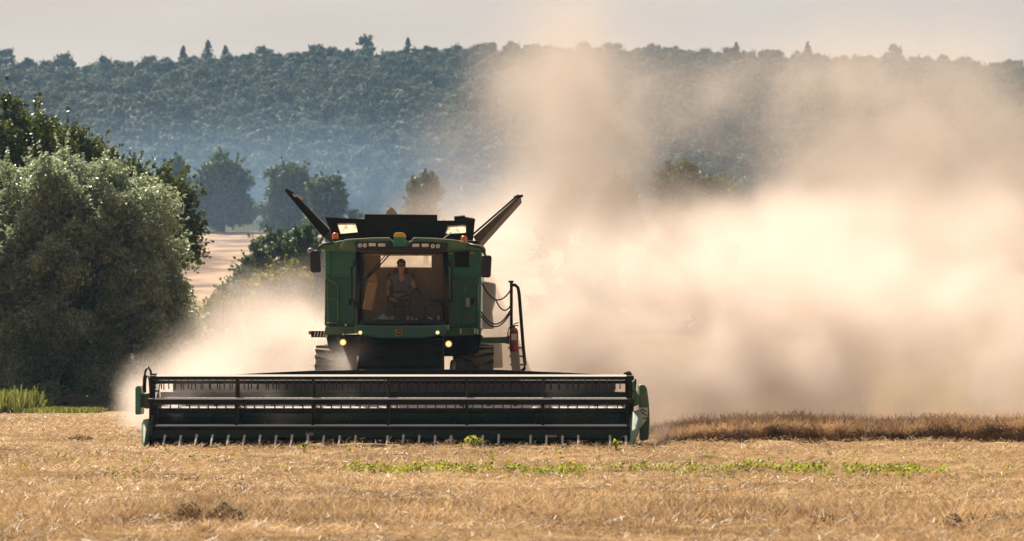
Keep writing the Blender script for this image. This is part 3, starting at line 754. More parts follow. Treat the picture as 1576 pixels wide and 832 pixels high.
# ---- cab
YC = 73.45
def cabx(px): return (px - 788) / F * YC
x0, x1 = cabx(549), cabx(688); zb, zt = P(0, 499, YC).z, P(0, 386, YC).z
cm = (x0 + x1) / 2; hw = (x1 - x0) / 2
def bow(u): return YC + .22 * u * u        # the windscreen bulges forwards
mb = MB()
mb.box2((x0 - .02, YC + .20, zb - .10), (x1 + .02, 75.25, zb))                       # floor
mb.box2((x0 + .0, 75.20, zb + .003), (cabx(581), 75.26, zt))                      # rear wall round its window
mb.box2((cabx(661), 75.20, zb + .003), (x1 - .0, 75.26, zt))
mb.box2((cabx(581) + .002, 75.20, zb + .003), (cabx(661) - .002, 75.26, P(0, 411, 75.2).z))
mb.box2((cabx(581) + .002, 75.20, P(0, 389, 75.2).z), (cabx(661) - .002, 75.26, zt))
cab = mb.build('cab', M['interior'], CB, bevel=.006)
for s in (-1, 1):
    MB().tube([(cm + s * (hw - .03), bow(1) - .02, zb), (cm + s * (hw + .0), bow(1) - .06, (zb + zt) / 2), (cm + s * (hw - .03), bow(1) - .02, zt)], .055, 8).build('cab_pillar', M['plastic'], cab, smooth=True)
    MB().tube([(cm + s * (hw - .03), 75.2, zb), (cm + s * (hw - .03), 75.2, zt)], .05, 8).build('cab_pillar', M['plastic'], cab, smooth=True)
for z_, r_ in ((zb + .03, .05), (zt - .01, .045)):
    MB().tube([(cm + u * (hw - .03), bow(u) - .01, z_) for u in np.linspace(-1, 1, 11)], r_, 8).build('screen_frame', M['plastic'], cab, smooth=True)
def pane(name, pts):
    mb = MB(); 
    for q in pts: mb.face(q)
    return mb.build(name, M['glass'], cab, smooth=True)
us = np.linspace(-.95, .95, 17)
pane('windscreen', [[(cm + a * hw, bow(a), zb + .04), (cm + b_ * hw, bow(b_), zb + .04), (cm + b_ * hw, bow(b_), zt - .03), (cm + a * hw, bow(a), zt - .03)] for a, b_ in zip(us, us[1:])])
for s in (-1, 1):
    xs_ = cm + s * (hw + .0)
    pane('side_window', [[(xs_, bow(1) + .05, zb + .05), (xs_, 75.15, zb + .05), (xs_, 75.15, zt - .02), (xs_, bow(1) + .05, zt - .02)]])
    # black grab bars outside the cab posts
    g = cm + s * (hw + .10)
    MB().tube([(cm + s * (hw + .02), YC + .12, zt - .25), (g, YC + .06, zt - .3), (g, YC + .06, zt - .9), (cm + s * (hw + .02), YC + .12, zt - .96)], .022, 8).build('grab_bar', M['plastic'], cab, smooth=True)
    for z_ in (zt - .22, zt - 1.02): MB().box((cm + s * (hw + .045), YC + .12, z_), (.08, .10, .09)).build('door_hinge', M['plastic'], cab, bevel=.01)
wr = P(0, 389, 75.2).z
pane('rear_window', [[(cabx(581) + .01, 75.23, P(0, 411, 75.2).z), (cabx(661) - .01, 75.23, P(0, 411, 75.2).z), (cabx(661) - .01, 75.23, wr), (cabx(581) + .01, 75.23, wr)]])
# wiper
mb = MB(); mb.tube([P(606, 384, YC - .03), P(591, 401, YC - .04), P(566, 428, YC - .02)], .013, 6); mb.tube([P(600, 385, YC - .03), P(585, 402, YC - .04), P(562, 427, YC - .03)], .010, 6)
mb.tube([P(572, 418, YC - .03), P(556, 438, YC + .04)], .016, 6)
mb.build('wiper', M['plastic'], cab)
# inside: seat, column, wheel, console, screen
ZF = zb
SX = at(616, 74.7)
mb = MB(); mb.box((SX, 74.70, ZF + .26), (.54, .52, .14)); mb.build('seat_cushion', M['seat'], cab, bevel=.05, seg=3)
mb = MB(); mb.box((SX, 75.0, ZF + .66), (.52, .12, .66), (R(-8), 0, 0)); mb.box((SX, 75.05, ZF + 1.02), (.28, .09, .16)); mb.build('seat_back', M['seat'], cab, bevel=.05, seg=3)
mb = MB(); mb.box((SX, 74.70, ZF + .1), (.4, .4, .18)); mb.build('seat_base', M['plastic'], cab, bevel=.02)
WC = P(613, 459, 74.02)
mb = MB(); mb.tube([(WC.x + .02, 73.8, ZF), (WC.x + .01, 73.9, ZF + .3), WC], [.07, .05, .03], 8); mb.build('steering_column', M['plastic'], cab)
mb = MB(); tilt = Matrix.Rotation(R(38), 3, 'X') @ Matrix.Rotation(R(-9), 3, 'Y')
mb.tube([WC + tilt @ Vector((.21 * math.cos(a), .21 * math.sin(a), 0)) for a in np.linspace(0, math.tau, 29)], .016, 8)
for a in (.5, 2.6, 4.7): mb.tube([WC, WC + tilt @ Vector((.2 * math.cos(a), .2 * math.sin(a), 0))], .013, 6)
mb.build('steering_wheel', M['plastic'], cab, smooth=True)
mb = MB(); mb.prism(poly([(634, 499), (630, 462), (634, 446), (641, 441), (648, 449), (653, 472), (656, 499)], 74.15), (0, .35, 0)); mb.build('console', M['plastic'], cab, bevel=.03)
mb = MB(); mb.box(P(670, 482, 74.3), (.40, .5, .36)); mb.box(P(672, 463, 74.4), (.30, .2, .05)); mb.build('armrest_unit', M['plastic'], cab, bevel=.03)
mb = MB(); mb.box(P(570, 455, 74.5), (.2, .2, .55), (0, R(12), 0)); mb.box(P(574, 430, 74.5), (.16, .05, .22), (0, R(-15), 0)); mb.build('training_seat', M['interior'], cab, bevel=.03)
mb = MB(); mb.box2((cabx(556), YC + .25, ZF), (cabx(683), YC + .52, ZF + .07)); mb.build('dashboard', M['plastic'], cab, bevel=.02)
for px, py in [(635, 490), (641, 491), (660, 489), (664, 490), (635, 495), (664, 496)]:
    MB().cyl(P(px, py, YC + .235), P(px, py, YC + .25), .018, n=12).build('dash_knob', M['white'], cab)
MB().box(P(675, 489, YC + .26), (.04, .01, .09)).build('dash_label', M['paper'], cab)
mb = MB(); mb.box((cm, YC + .6, zt - .02), (1.2, .3, .1)); mb.tube([P(632, 389, YC + .3), P(640, 393, YC + .35), P(652, 389, YC + .3)], .012, 6); mb.build('sun_visor', M['interior'], cab, bevel=.02)

# roof with dark lamp band
mb = MB()
top = [(523, 380), (530, 368), (570, 365.5), (600, 365), (604, 371), (632, 371), (636, 365), (670, 366), (700, 368.5), (716, 372), (716, 383), (690, 386), (548, 386), (523, 384)]
mb.prism(poly(top, 73.12), (0, 2.1, 0))
roof = mb.build('cab_roof', M['green_dusty'], CB, bevel=.03, seg=3)
for pts in ([(492, 383), (494, 376), (524, 370), (529, 369), (524, 384)], [(716, 372), (744, 378), (748, 383), (744, 386), (716, 384)]):
    MB().prism(poly(pts, 73.5), (0, 1.5, 0)).build('roof_wing', M['green_dusty'], roof, bevel=.02)
mb = MB(); mb.prism(poly([(546, 372), (603, 371), (609, 380), (628, 380), (633, 371), (690, 373), (688, 386), (548, 386)], 73.085), (0, .035, 0))
mb.build('lamp_band', M['plastic'], roof, bevel=.008)
for px, py, kind in [(554, 377.3, 0), (561.5, 377.3, 0), (573, 376.3, 1), (587.5, 376.7, 1), (640, 377.3, 1), (654.5, 377.3, 1), (666, 378.5, 0), (674, 378.5, 0)]:
    p = P(px, py, 73.07)
    mb = MB()
    if kind == 0: mb.lathe([(.03, 0.001), (0, .02), (-.012, .034), (0, .04), (.014, .04)], p, 'Y', 16)
    else: mb.box(p, (.135, .03, .062))
    mb.build('work_light', M['lens'], roof, bevel=0 if kind == 0 else .014, smooth=kind == 0)
# receiver dome on the roof
mb = MB(); mb.prism(poly([(605, 379), (606, 366), (609, 363), (621, 363), (624, 366), (625, 379)], 72.98), (0, .3, 0))
rc = mb.build('receiver', M['green'], roof, bevel=.03, seg=3)
mb = MB(); mb.prism(poly([(605.5, 365), (606, 360), (609, 357.5), (621, 357.5), (624, 360), (624.5, 365)], 72.97), (0, .32, 0)); mb.build('receiver_cap', M['yellow'], rc, bevel=.03, seg=3)
for px, py in [(516, 363), (714, 367.5)]:
    p = P(px, py, 73.8)
    b_ = MB().cyl(p + Vector((0, 0, -.14)), p + Vector((0, 0, -.05)), .055).build('beacon', M['plastic'], roof, bevel=.006)
    MB().lathe([(-.052, .062), (.03, .06), (.055, .045), (.064, .001)], p, 'Z', 18).build('orange_cover', M['orange'], b_, smooth=True)
MB().tube([P(683, 366, 73.9), P(695, 357, 73.95)], .013, 6).build('antenna', M['white'], roof)

# bumper below the cab with lamps and the emblem
mb = MB()
bp_ = [(546, 499), (580, 501.5), (617, 502), (655, 501.5), (687, 499), (687, 511), (680, 516), (668, 517), (650, 521), (584, 521), (566, 517), (554, 516), (547, 511)]
mb.prism(poly(bp_, 73.28), (0, .6, 0)); bump = mb.build('front_bumper', M['green_shade'], CB, bevel=.03, seg=3)
for px in (554.5, 673.5):
    p = P(px, 511.5, 73.27)
    MB().lathe([(.02, .034), (-.015, .034), (-.03, .02), (-.034, .001)], p, 'Y', 16).build('side_lamp', M['sidelamp'], bump, smooth=True)
p = P(613.5, 512, 73.265)
em = MB().prism([p + Vector(q) for q in [(-.062, 0, .06), (.062, 0, .06), (.062, 0, -.03), (.03, 0, -.06), (-.03, 0, -.06), (-.062, 0, -.03)]], (0, .014, 0)).build('emblem', M['yellow'], bump)
MB().prism([p + Vector(q) + Vector((0, -.006, 0)) for q in [(-.05, 0, .049), (.05, 0, .049), (.05, 0, -.024), (.024, 0, -.049), (-.024, 0, -.049), (-.05, 0, -.024)]], (0, .004, 0)).build('emblem_field', M['black'], em)
deer = [(-.040, .030), (-.030, .012), (-.012, .014), (.020, .004), (.034, .008), (.040, -.016), (.032, -.012), (.026, -.004), (.018, -.010), (.006, -.024), (-.006, -.034), (-.002, -.024), (.002, -.014), (-.016, -.006), (-.026, -.020), (-.034, -.016), (-.030, .000), (-.042, .010)]
MB().prism([p + Vector((a, -.011, b_ + .008)) for a, b_ in deer], (0, .003, 0)).build('emblem_deer', M['yellow'], em)
# headlamps under the ledges
for px, py in [(528, 526.5), (690.5, 529)]:
    p = P(px, py, 74.5)
    h = MB().lathe([(.12, .001), (.12, .05), (-.01, .085), (-.02, .08), (-.012, .064)], p, 'Y', 22).build('headlight', M['plastic'], CB, smooth=True)
    MB().lathe([(-.020, .045), (-.030, .03), (-.034, .001)], p, 'Y', 22).build('lens', M['headlamp'], h, smooth=True)
    MB().lathe([(-.010, .070), (-.018, .046)], p, 'Y', 22).build('lens_halo', M['lamphalo'], h, smooth=True)
    MB().box(p + Vector((0, .1, .12)), (.06, .06, .16)).build('bracket', M['black'], h)
p = P(528, 514, 74.5); MB().cyl(p, p + Vector((0, .02, 0)), .022, n=12).build('reflector', M['white'], CB)

# mirrors
for s, mx_, my_, arm in [(-1, 485, 402, [(514, 374), (498, 375), (491, 381), (487, 388)]), (1, 748, 409.5, [(722, 376), (738, 380), (745, 386), (747.5, 395)])]:
    Ym = 73.3
    p = P(mx_, my_, Ym)
    mb = MB(); mb.box(p, (.20, .12, .42), (0, R(3 * s), 0)); mr_ = mb.build('mirror', M['plastic'], CB, bevel=.05, seg=3)
    MB().box(p + Vector((0, .063, 0)), (.15, .006, .35), (0, R(3 * s), 0)).build('mirror_glass', M['steel'], mr_)
    MB().tube([P(a, b_, Ym + .03) for a, b_ in arm], .024, 8).build('mirror_arm', M['plastic'], mr_, smooth=True)
MB().sphere(P(478, 386, 73.3), .06).build('round_mirror', M['steel'], CB, smooth=True)

# handrails on the body front
def rail(pts, rungs, mt):
    mb = MB(); mb.tube([P(a, b_, YB - .14) for a, b_ in pts], .019, 8)
    for a, b_, c, d in rungs: mb.tube([P(a, b_, YB - .14), P(c, d, YB - .14)], .017, 8)
    for a, b_ in (pts[0], pts[-1]): mb.tube([P(a, b_ - 3, YB - .14), P(a, b_ - 3, YB)], .015, 6)
    return mb.build('handrail', mt, CB, smooth=True)
rail([(501, 501), (502, 432), (504, 425), (507, 431), (517, 435), (520.5, 441), (520.5, 501)], [(501, 459, 520.5, 459), (501, 497, 520.5, 497)], M['green_dusty'])
rail([(711, 501), (716, 441), (719, 434), (726, 431), (733, 434), (735, 441), (735, 501)], [(714, 454, 735, 455), (712, 477, 735, 477)], M['green'])
MB().tube([P(508, 378, YB - .08), P(506.5, 425, YB - .08)], .015, 6).build('wall_pipe', M['green_dusty'], CB)

# grain tank: black hopper with raised flaps
YT = 75.1
tank = MB().prism(poly([(507, 368.5), (735, 370), (735, 379), (507, 379)], YT + .1), (0, 3.6, 0)).build('grain_tank', M['black'], CB, bevel=.02)
def holed(out_, hole, Y, th):
    # a plate with an opening: outline corner k faces hole corner k
    mb = MB(); n_ = 4; L_ = []
    for dy in (0, th): L_.append(([mb.bm.verts.new(P(a, b_, Y) + Vector((0, dy, 0))) for a, b_ in out_], [mb.bm.verts.new(P(a, b_, Y) + Vector((0, dy, 0))) for a, b_ in hole]))
    for O_, H_ in L_:
        for k in range(n_): mb.bm.faces.new((O_[k], O_[(k + 1) % n_], H_[(k + 1) % n_], H_[k]))
    for q in (0, 1):
        for k in range(n_): mb.bm.faces.new((L_[0][q][k], L_[0][q][(k + 1) % n_], L_[1][q][(k + 1) % n_], L_[1][q][k]))
    pn = mb.build('tank_panel', M['tanksheet'], tank)
    mb = MB(); mb.face([P(a, b_, Y) + Vector((0, th * .5, 0)) for a, b_ in hole]); mb.build('tank_window', M['tankwin'], tank)
    return pn
holed([(500, 334), (562, 337), (562, 369), (515, 369)], [(519, 343.5), (547, 343), (550.5, 357), (524, 359.5)], YT, .06)
holed([(673, 339), (731, 339), (728, 370), (673, 369)], [(689, 347), (717, 345.5), (717, 358), (685, 359.5)], YT, .06)
MB().prism(poly([(561, 329), (673, 330), (673, 370), (561, 370)], YT - .09), (0, .07, 0)).build('front_flap', M['tanksheet'], tank, bevel=.012)
mb = MB(); mb.prism(poly([(512, 360), (728, 360), (728, 368), (512, 368)], YT + 3.5), (0, .06, 0)); mb.build('rear_flap', M['tanksheet'], tank, bevel=.012)
def flap(a, b_, Y0, Y1, th, mt, nm, spread=0):
    A, B = P(*a, Y0), P(*b_, Y0); d = (B - A).normalized(); nn = Vector((d.z, 0, -d.x)) * th
    f = [A, B, B + nn * .35, A + nn * 1.45]
    mb = MB(); v0 = [mb.bm.verts.new(q) for q in f]; v1 = [mb.bm.verts.new(q + Vector((spread, Y1 - Y0, 0))) for q in f]
    mb.bm.faces.new(v0); mb.bm.faces.new(v1[::-1])
    for k in range(4): mb.bm.faces.new((v0[k], v1[k], v1[(k + 1) % 4], v0[(k + 1) % 4]))
    return mb.build(nm, mt, tank, bevel=.012)
fl = flap((508, 354), (441, 291), YT - .02, YT + 3.2, -.13, M['tanksheet'], 'side_flap')
MB().bar(P(503, 352, YT - .05), P(455, 303, YT - .05), .06, .05).build('flap_edge', M['blacksteel'], fl)
MB().bar(P(456, 299.5, YT - .06), P(466, 306, YT - .06), .05, .09).build('flap_latch', M['greypanel'], fl)
MB().bar(P(440, 291.5, YT - .04), P(452, 298, YT - .04), .045, .16).build('flap_tip', M['blacksteel'], fl)
fl = flap((728, 364), (800, 299.5), YT - .02, YT + 3.2, .12, M['wing'], 'side_flap', spread=.02)
MB().bar(P(726, 362, YT - .05), P(798, 299.5, YT - .05), .035, .05).build('flap_edge', M['blacksteel'], fl)
MB().bar(P(791, 303.5, YT - .06), P(805, 301, YT - .06), .05, .10).build('flap_tip', M['blacksteel'], fl)
mb = MB(); mb.prism(poly([(593, 331), (595, 323), (599, 321), (600, 317), (605, 320), (612, 328), (614, 331)], 76.5), (0, .3, 0)); mb.build('auger_cap', M['cream'], tank, bevel=.015)
mb = MB(); mb.cyl(P(699, 336, 76.2), P(716, 334.5, 76.2), .05); mb.cyl(P(712, 336, 76.4), P(729, 339, 76.6), .045); mb.build('unloading_tube', M['black'], tank)

# hazard plate sticking out on the left
mb = MB(); mb.prism(poly([(478, 509), (503, 509), (503, 519), (479, 519)], 74.6), (0, .02, 0)); hp_ = mb.build('hazard_plate', M['black'], CB)
for k in range(4):
    a = 482.5 + k * 4.6; MB().prism(poly([(a, 518.3), (a + 1.8, 518.3), (a + 3.8, 509.7), (a + 2.0, 509.7)], 74.594), (0, .004, 0)).build('stripe', M['white'], hp_)
MB().prism(poly([(474.5, 509), (478.5, 509), (478.5, 514.5), (475, 514.5)], 74.57), (0, .06, 0)).build('red_lamp', M['orange'], hp_, bevel=.01)
MB().prism(poly([(500, 509.5), (504, 509.5), (504, 519), (500, 518)], 74.588), (0, .004, 0)).build('white_end', M['white'], hp_)

# ladder and platform on the right
mb = MB(); mb.prism(poly([(740, 519), (778, 518), (784, 515), (784, 530), (778, 528), (742, 527.5)], 74.9), (0, .5, 0)); mb.build('platform_arm', M['green_dusty'], CB, bevel=.02)
mb = MB()
mb.tube([P(787, 524, 74.95), P(787, 434, 74.95)], .030, 8); mb.box(P(786.5, 433, 74.95), (.10, .08, .035))
mb.tube([P(788, 438, 75.0), P(793, 438.5, 75.0), P(797, 442, 75.0), P(799, 452, 75.0), P(805, 530, 75.0), P(808, 560, 75.0), P(807, 567, 75.0), P(803, 570, 75.0)], .032, 8)
mb.build('ladder_rail', M['black'], CB, smooth=True)
lad = MB().prism(poly([(784, 527), (798, 530), (801, 566), (803, 577), (789, 577), (786, 552)], 75.0), (0, .05, 0)).build('ladder', M['greypanel'], CB, bevel=.01)
for k in range(4):
    MB().box(P(794 + k * 1.6, 535 + k * 13, 75.22), (.30, .36, .03)).build('step', M['black'], lad)
def chain(a, b_, sag):
    A, B = P(*a, 74.85), P(*b_, 74.9); pts = []
    for t in np.linspace(0, 1, 15):
        q = A.lerp(B, t); q.z -= 4 * sag * t * (1 - t); pts.append(q)
    return MB().tube(pts, .014, 6).build('chain', M['black'], CB)
chain((740, 432), (786, 446), .27); chain((763, 461), (786, 470), .14); chain((739, 477), (785, 478), .26); chain((739, 483), (785, 482), .25)

# ---- header, 9 m wide
YH = 70.0
def HX(px): return (px - 788) / F * YH
XL, XR = HX(233), HX(971)
mb = MB()
Yb = 71.35
mb.prism([Vector((at(a, Yb), Yb, P(0, b_, Yb).z)) for a, b_ in [(266, 584), (266, 690), (946, 690), (946, 579), (860, 574.5), (745, 570), (600, 570.5), (480, 572), (390, 576), (290, 582.5)]], (0, .05, 0))
hd = mb.build('header', M['sheet'], CB, bevel=.008)
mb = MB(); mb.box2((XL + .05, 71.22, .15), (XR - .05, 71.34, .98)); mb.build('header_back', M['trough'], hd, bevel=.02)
mb = MB()
mb.prism([Vector((at(a, 71.28), 71.28, P(0, b_, 71.28).z)) for a, b_ in [(266, 580.5), (266, 584), (946, 580), (946, 577), (860, 572.5), (745, 568), (600, 568.5), (480, 570), (390, 574), (290, 580)]], (0, .16, 0))
mb.build('top_beam', M['blacksteel'], hd, bevel=.01)
mb = MB(); mb.prism([Vector((XL, y_, z_)) for y_, z_ in [(71.33, .10), (71.33, .14), (70.6, .12), (70.12, .24), (70.08, .30), (70.04, .30), (70.04, .16), (70.5, .06)]], (XR - XL, 0, 0))
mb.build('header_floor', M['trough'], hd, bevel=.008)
mb = MB(); mb.box2((XL, 69.92, .075), (XR, 70.03, .115))
k = 0
xx = XL + .04
while xx < XR:
    mb.cyl((xx, 69.95, .1), (xx, 69.80, .10), .022, .004, 6); xx += .0762
mb.build('knife', M['blacksteel'], hd)
# feed auger
mb = MB(); mb.cyl((XL + .05, 70.93, .50), (XR - .05, 70.93, .50), .20, n=28)
def flight(xa, xb, turns, hand):
    n_ = int(abs(turns) * 20); prev = None
    for i in range(n_ + 1):
        t = i / n_; a = hand * t * turns * math.tau; x_ = xa + (xb - xa) * t
        p0 = mb.bm.verts.new((x_, 70.93 + .19 * math.sin(a), .5 + .19 * math.cos(a))); p1 = mb.bm.verts.new((x_, 70.93 + .31 * math.sin(a), .5 + .31 * math.cos(a)))
        if prev: mb.bm.faces.new((prev[0], prev[1], p1, p0))
        prev = (p0, p1)
flight(XL + .1, CX - .7, 7, 1); flight(XR - .1, CX + .7, 7, -1)
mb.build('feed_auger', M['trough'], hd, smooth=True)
# reel
RY, RZ, RR_ = 70.42, .76, .52
angs = [68, 8, -52, 128, 188, 248]
for px, py, wd, hg in [(443, 637.5, .22, .07), (490, 636, .2, .09), (536, 636, .18, .08), (648, 638, .24, .08), (345, 641, .06, .05), (476, 668, .14, .05), (727, 671, .15, .04), (850, 671, .16, .04)]:  # added plates that imitate bright reflections in the header, not worn parts
    MB().box((HX(px), 71.215 if py < 660 else 70.034, P(px, py, 71.2 if py < 660 else 70).z), (wd, .006, hg)).build('glint_plate', M['steel'], hd, bevel=.002)
MB().cyl((XL + .1, RY, .655), (XR - .1, RY, .655), .06, n=20).box(((XL + XR) / 2, RY - .03, .705), (XR - XL - .3, .10, .008), (R(17), 0, 0)).build('reel_tube', M['batsteel'], hd, smooth=False)
tine_proto = None; bats = []
for i, a in enumerate(angs):
    y_ = RY - RR_ * math.cos(R(a)); z_ = RZ + RR_ * math.sin(R(a))
    mb = MB(); mb.cyl((XL + .06, y_, z_), (XR - .06, y_, z_), .042, n=18)
    if i == 1: mb.box(((XL + XR) / 2, y_ + .01, z_ - .035), (XR - XL - .2, .03, .06))
    mb.box(((XL + XR) / 2, y_ - .005, z_ + .036), (XR - XL - .16, .115, .008), (R(17), 0, 0))
    bats.append(mb.build('reel_bat', M['batsteel'], hd))
ndone = 0
extra = MB()
for i, a in [(0, 68), (2, -52), (1, 8), (3, 128), (4, 188), (5, 248)]:
    y_ = RY - RR_ * math.cos(R(a)); z_ = RZ + RR_ * math.sin(R(a))
    xx = XL + .16; kk = 0
    while xx < XR - .1:
        jit = random.uniform(-.02, .02); ln = random.uniform(.17, .22) if i == 0 else .15
        if i == 0 or (i == 2 and ndone < 100):
            if tine_proto is None:
                tine_proto = MB().tube([(xx, y_, z_), (xx, y_ - .015, z_ - .08), (xx, y_ + .02, z_ - .20)], .011, 5).build('reel_tine', M['plastic'], hd); t0 = Vector((xx, y_, z_))
            else:
                c = dup(tine_proto, Vector((xx + jit, y_, z_)) - t0); ORG[c] = ORG[hd]; c.rotation_euler = (0, 0, 0)
            ndone += 1
        else:
            extra.tube([(xx, y_, z_), (xx + jit, y_ - .015, z_ - .08), (xx + jit, y_ + .02, z_ - ln)], .011, 5)
        xx += .125 if i == 0 else .17
print('tines', ndone)
tag(extra.build('reel_tine', M['plastic'], hd), kind='stuff')
for px in (363, 481, 597, 718, 836):
    mb = MB(); c = Vector((HX(px), RY, RZ)); 
    ring = [c + Vector((0, -RR_ * math.cos(R(a)), RR_ * math.sin(R(a)))) for a in sorted(angs)]
    for q in ring: mb.bar(c, q, .07, .05, up=(1, 0, 0))
    for q, q2 in zip(ring, ring[1:] + ring[:1]): mb.bar(c.lerp(q, .93), c.lerp(q2, .93), .055, .035, up=(1, 0, 0))
    mb.build('reel_spider', M['black'], hd)
# white crop lifters on the knife
lp = None
xs_l = [HX(255 + 24.4 * k) for k in range(30)]
for k, xx in enumerate(xs_l):
    if k in (13, 19, 22, 27): continue
    if lp is None:
        lp = MB().tube([(xx, 70.02, .20), (xx + .004, 69.80, .21), (xx, 69.6, .10), (xx - .006, 69.48, .02)], [.019, .022, .019, .012], 6).build('crop_lifter', M['white'], hd); lx = xx
    else:
        c = dup(lp, (xx - lx, random.uniform(-.02, .02), random.uniform(-.012, .012))); ORG[c] = ORG[hd]; c.rotation_euler = (0, 0, 0)
# end frames
for s, xe in ((-1, XL), (1, XR)):
    mb = MB()
    mb.prism([Vector((xe - .025, y_, z_)) for y_, z_ in [(69.9, .06), (69.86, .2), (70.2, .55), (70.6, .62), (71.0, 1.05), (71.4, 1.1), (71.4, .06)]], (.05, 0, 0))
    mb.build('end_plate', M['black'], hd, bevel=.01)
    mb = MB(); mb.bar((xe, 71.35, 1.18), (xe, RY - .1, RZ + .02), .07, .10, up=(1, 0, 0)); mb.bar((xe, RY - .05, .2), (xe, RY - .05, 1.26), .06, .06, up=(0, 1, 0))
    mb.cyl((xe - .06, RY, RZ), (xe + .06, RY, RZ), .13, n=18)
    for a in angs: mb.cyl((xe - .05, RY - RR_ * math.cos(R(a)), RZ + RR_ * math.sin(R(a))), (xe + .06, RY - RR_ * math.cos(R(a)), RZ + RR_ * math.sin(R(a))), .045, n=10)
    for j in range(14):
        mb.box((xe + random.uniform(-.05, .06), RY - .12 + random.uniform(-.1, .3), .35 + .065 * j), (.05, .06, .035))
    mb.build('reel_arm', M['black'], hd, bevel=.006)
# left end: outer cover, bracket, divider nose, hose loop
def q3(px, py, Y=70.0): return P(px, py, Y)
mb = MB(); mb.prism([q3(a, b_, 70.3) for a, b_ in [(208, 597), (211, 593), (216, 594), (217, 600), (216, 638), (208, 638)]], (0, .75, 0)); mb.build('outer_cover', M['green'], hd, bevel=.02)
mb = MB(); mb.prism([q3(a, b_, 70.5) for a, b_ in [(216, 606), (234, 604), (234, 626), (226, 629), (217, 626)]], (0, .3, 0)); mb.build('cover_bracket', M['green_dusty'], hd, bevel=.015)
def divider(pts, d, nose, mt):
    mb = MB(); A = [q3(a, b_, 70.0) for a, b_ in pts]; B = [q + Vector((0, d, 0)) for q in A]
    va = [mb.bm.verts.new(q) for q in A]; vb = [mb.bm.verts.new(q) for q in B]; nv = mb.bm.verts.new(q3(*nose, 69.0))
    n_ = len(va); mb.bm.faces.new(vb[::-1])
    for k in range(n_):
        mb.bm.faces.new((va[k], vb[k], vb[(k + 1) % n_], va[(k + 1) % n_])); mb.bm.faces.new((nv, va[k], va[(k + 1) % n_]))
    return mb.build('crop_divider', mt, hd, bevel=.012)
divider([(218, 688), (218, 652), (221, 645), (228, 646), (232, 656), (231, 676), (226, 687)], 1.0, (221, 688), M['green'])
divider([(968, 686), (971, 650), (974, 634), (985, 632), (990, 640), (986, 655), (978, 680)], 1.0, (972, 688), M['green'])
mb = MB(); mb.tube([q3(221, 600, 70.4), q3(221.5, 583, 70.4), q3(224, 570, 70.4), q3(228, 564.5, 70.4), q3(232, 571, 70.4), q3(234, 584, 70.4), q3(234, 600, 70.4)], .022, 8)
mb.tube([q3(222.5, 604, 70.42), q3(223, 584, 70.42), q3(225, 577, 70.42)], .03, 8); mb.tube([q3(231, 604, 70.45), q3(230, 586, 70.45), q3(228, 578, 70.45)], .015, 8)
mb.build('hose', M['plastic'], hd, smooth=True)
mb = MB(); mb.tube([q3(233, 690, 70.35), q3(234, 640, 70.35), q3(235, 578, 70.35)], .055, 8); mb.box(q3(236, 578, 70.35), (.12, .1, .08)); mb.build('end_post', M['black'], hd)
# right end: tall end cover, pale plate with a mark, white tip
mb = MB(); mb.prism([q3(a, b_, 70.5) for a, b_ in [(984, 594), (986, 591.5), (992, 592), (996, 598), (999, 622), (1000, 650), (998, 676), (992, 678), (986, 678)]], (0, .9, 0)); mb.build('outer_cover', M['green_dusty'], hd, bevel=.03, seg=3)
mb = MB(); mb.prism([q3(a, b_, 70.38) for a, b_ in [(983, 627), (997, 627), (996, 642), (983, 645)]], (0, .1, 0)); pl_ = mb.build('end_sign', M['white'], hd, bevel=.004)
mb = MB()
for a in ([(984.5, 633), (989, 629), (995, 633)], [(985, 640), (990, 634), (995, 639)]): mb.tube([q3(u, v, 70.372) for u, v in a], .011, 6)
mb.build('sign_mark', M['black'], pl_)
mb = MB(); mb.prism([q3(a, b_, 70.0) for a, b_ in [(975, 636), (984, 646), (995, 645), (984, 660), (974, 684), (972, 686), (981, 650)]], (0, .25, 0)); mb.build('divider_trim', M['white'], hd, bevel=.01)
mb = MB(); mb.prism([q3(a, b_, 70.45) for a, b_ in [(972, 587), (976, 585), (979, 600), (984, 610), (984, 622), (975, 626), (971, 610)]], (0, .5, 0)); mb.build('cover_bracket', M['green_dusty'], hd, bevel=.015)
mb = MB(); mb.tube([q3(968, 690, 70.35), q3(967, 640, 70.35), q3(966, 580, 70.35)], .05, 8); mb.sphere(q3(966, 577, 70.35), .08); mb.tube([q3(976, 610, 70.5), q3(978, 588, 70.5), q3(978, 583, 70.5)], .02, 6); mb.build('end_post', M['black'], hd)

# ------------------------------------------------------------------ fire extinguisher on the ladder
p = P(791, 520, 74.78)
ex = empty('fire_extinguisher', p - Vector((0, 0, .26)), 'red fire extinguisher strapped to the ladder of the combine', 'fire extinguisher')
MB().lathe([(-.26, .001), (-.26, .075), (-.22, .085), (.12, .085), (.18, .06), (.2, .03), (.2, .001)], p, 'Z', 20).build('bottle', M['red'], ex, smooth=True)
mb = MB(); mb.cyl(p + Vector((0, 0, .2)), p + Vector((0, 0, .25)), .025); mb.bar(p + Vector((-.01, 0, .26)), p + Vector((.09, 0, .30)), .02, .012); mb.bar(p + Vector((-.01, 0, .24)), p + Vector((.09, 0, .24)), .02, .012); mb.build('valve', M['black'], ex)
MB().tube([p + Vector(q) for q in [(-.02, 0, .24), (-.09, 0, .2), (-.12, 0, .08), (-.10, 0, -.02)]], .012, 6).build('hose', M['black'], ex, smooth=True)
mb = MB(); mb.box(p + Vector((0, -.086, .02)), (.10, .006, .12)); mb.build('label_plate', M['white'], ex)

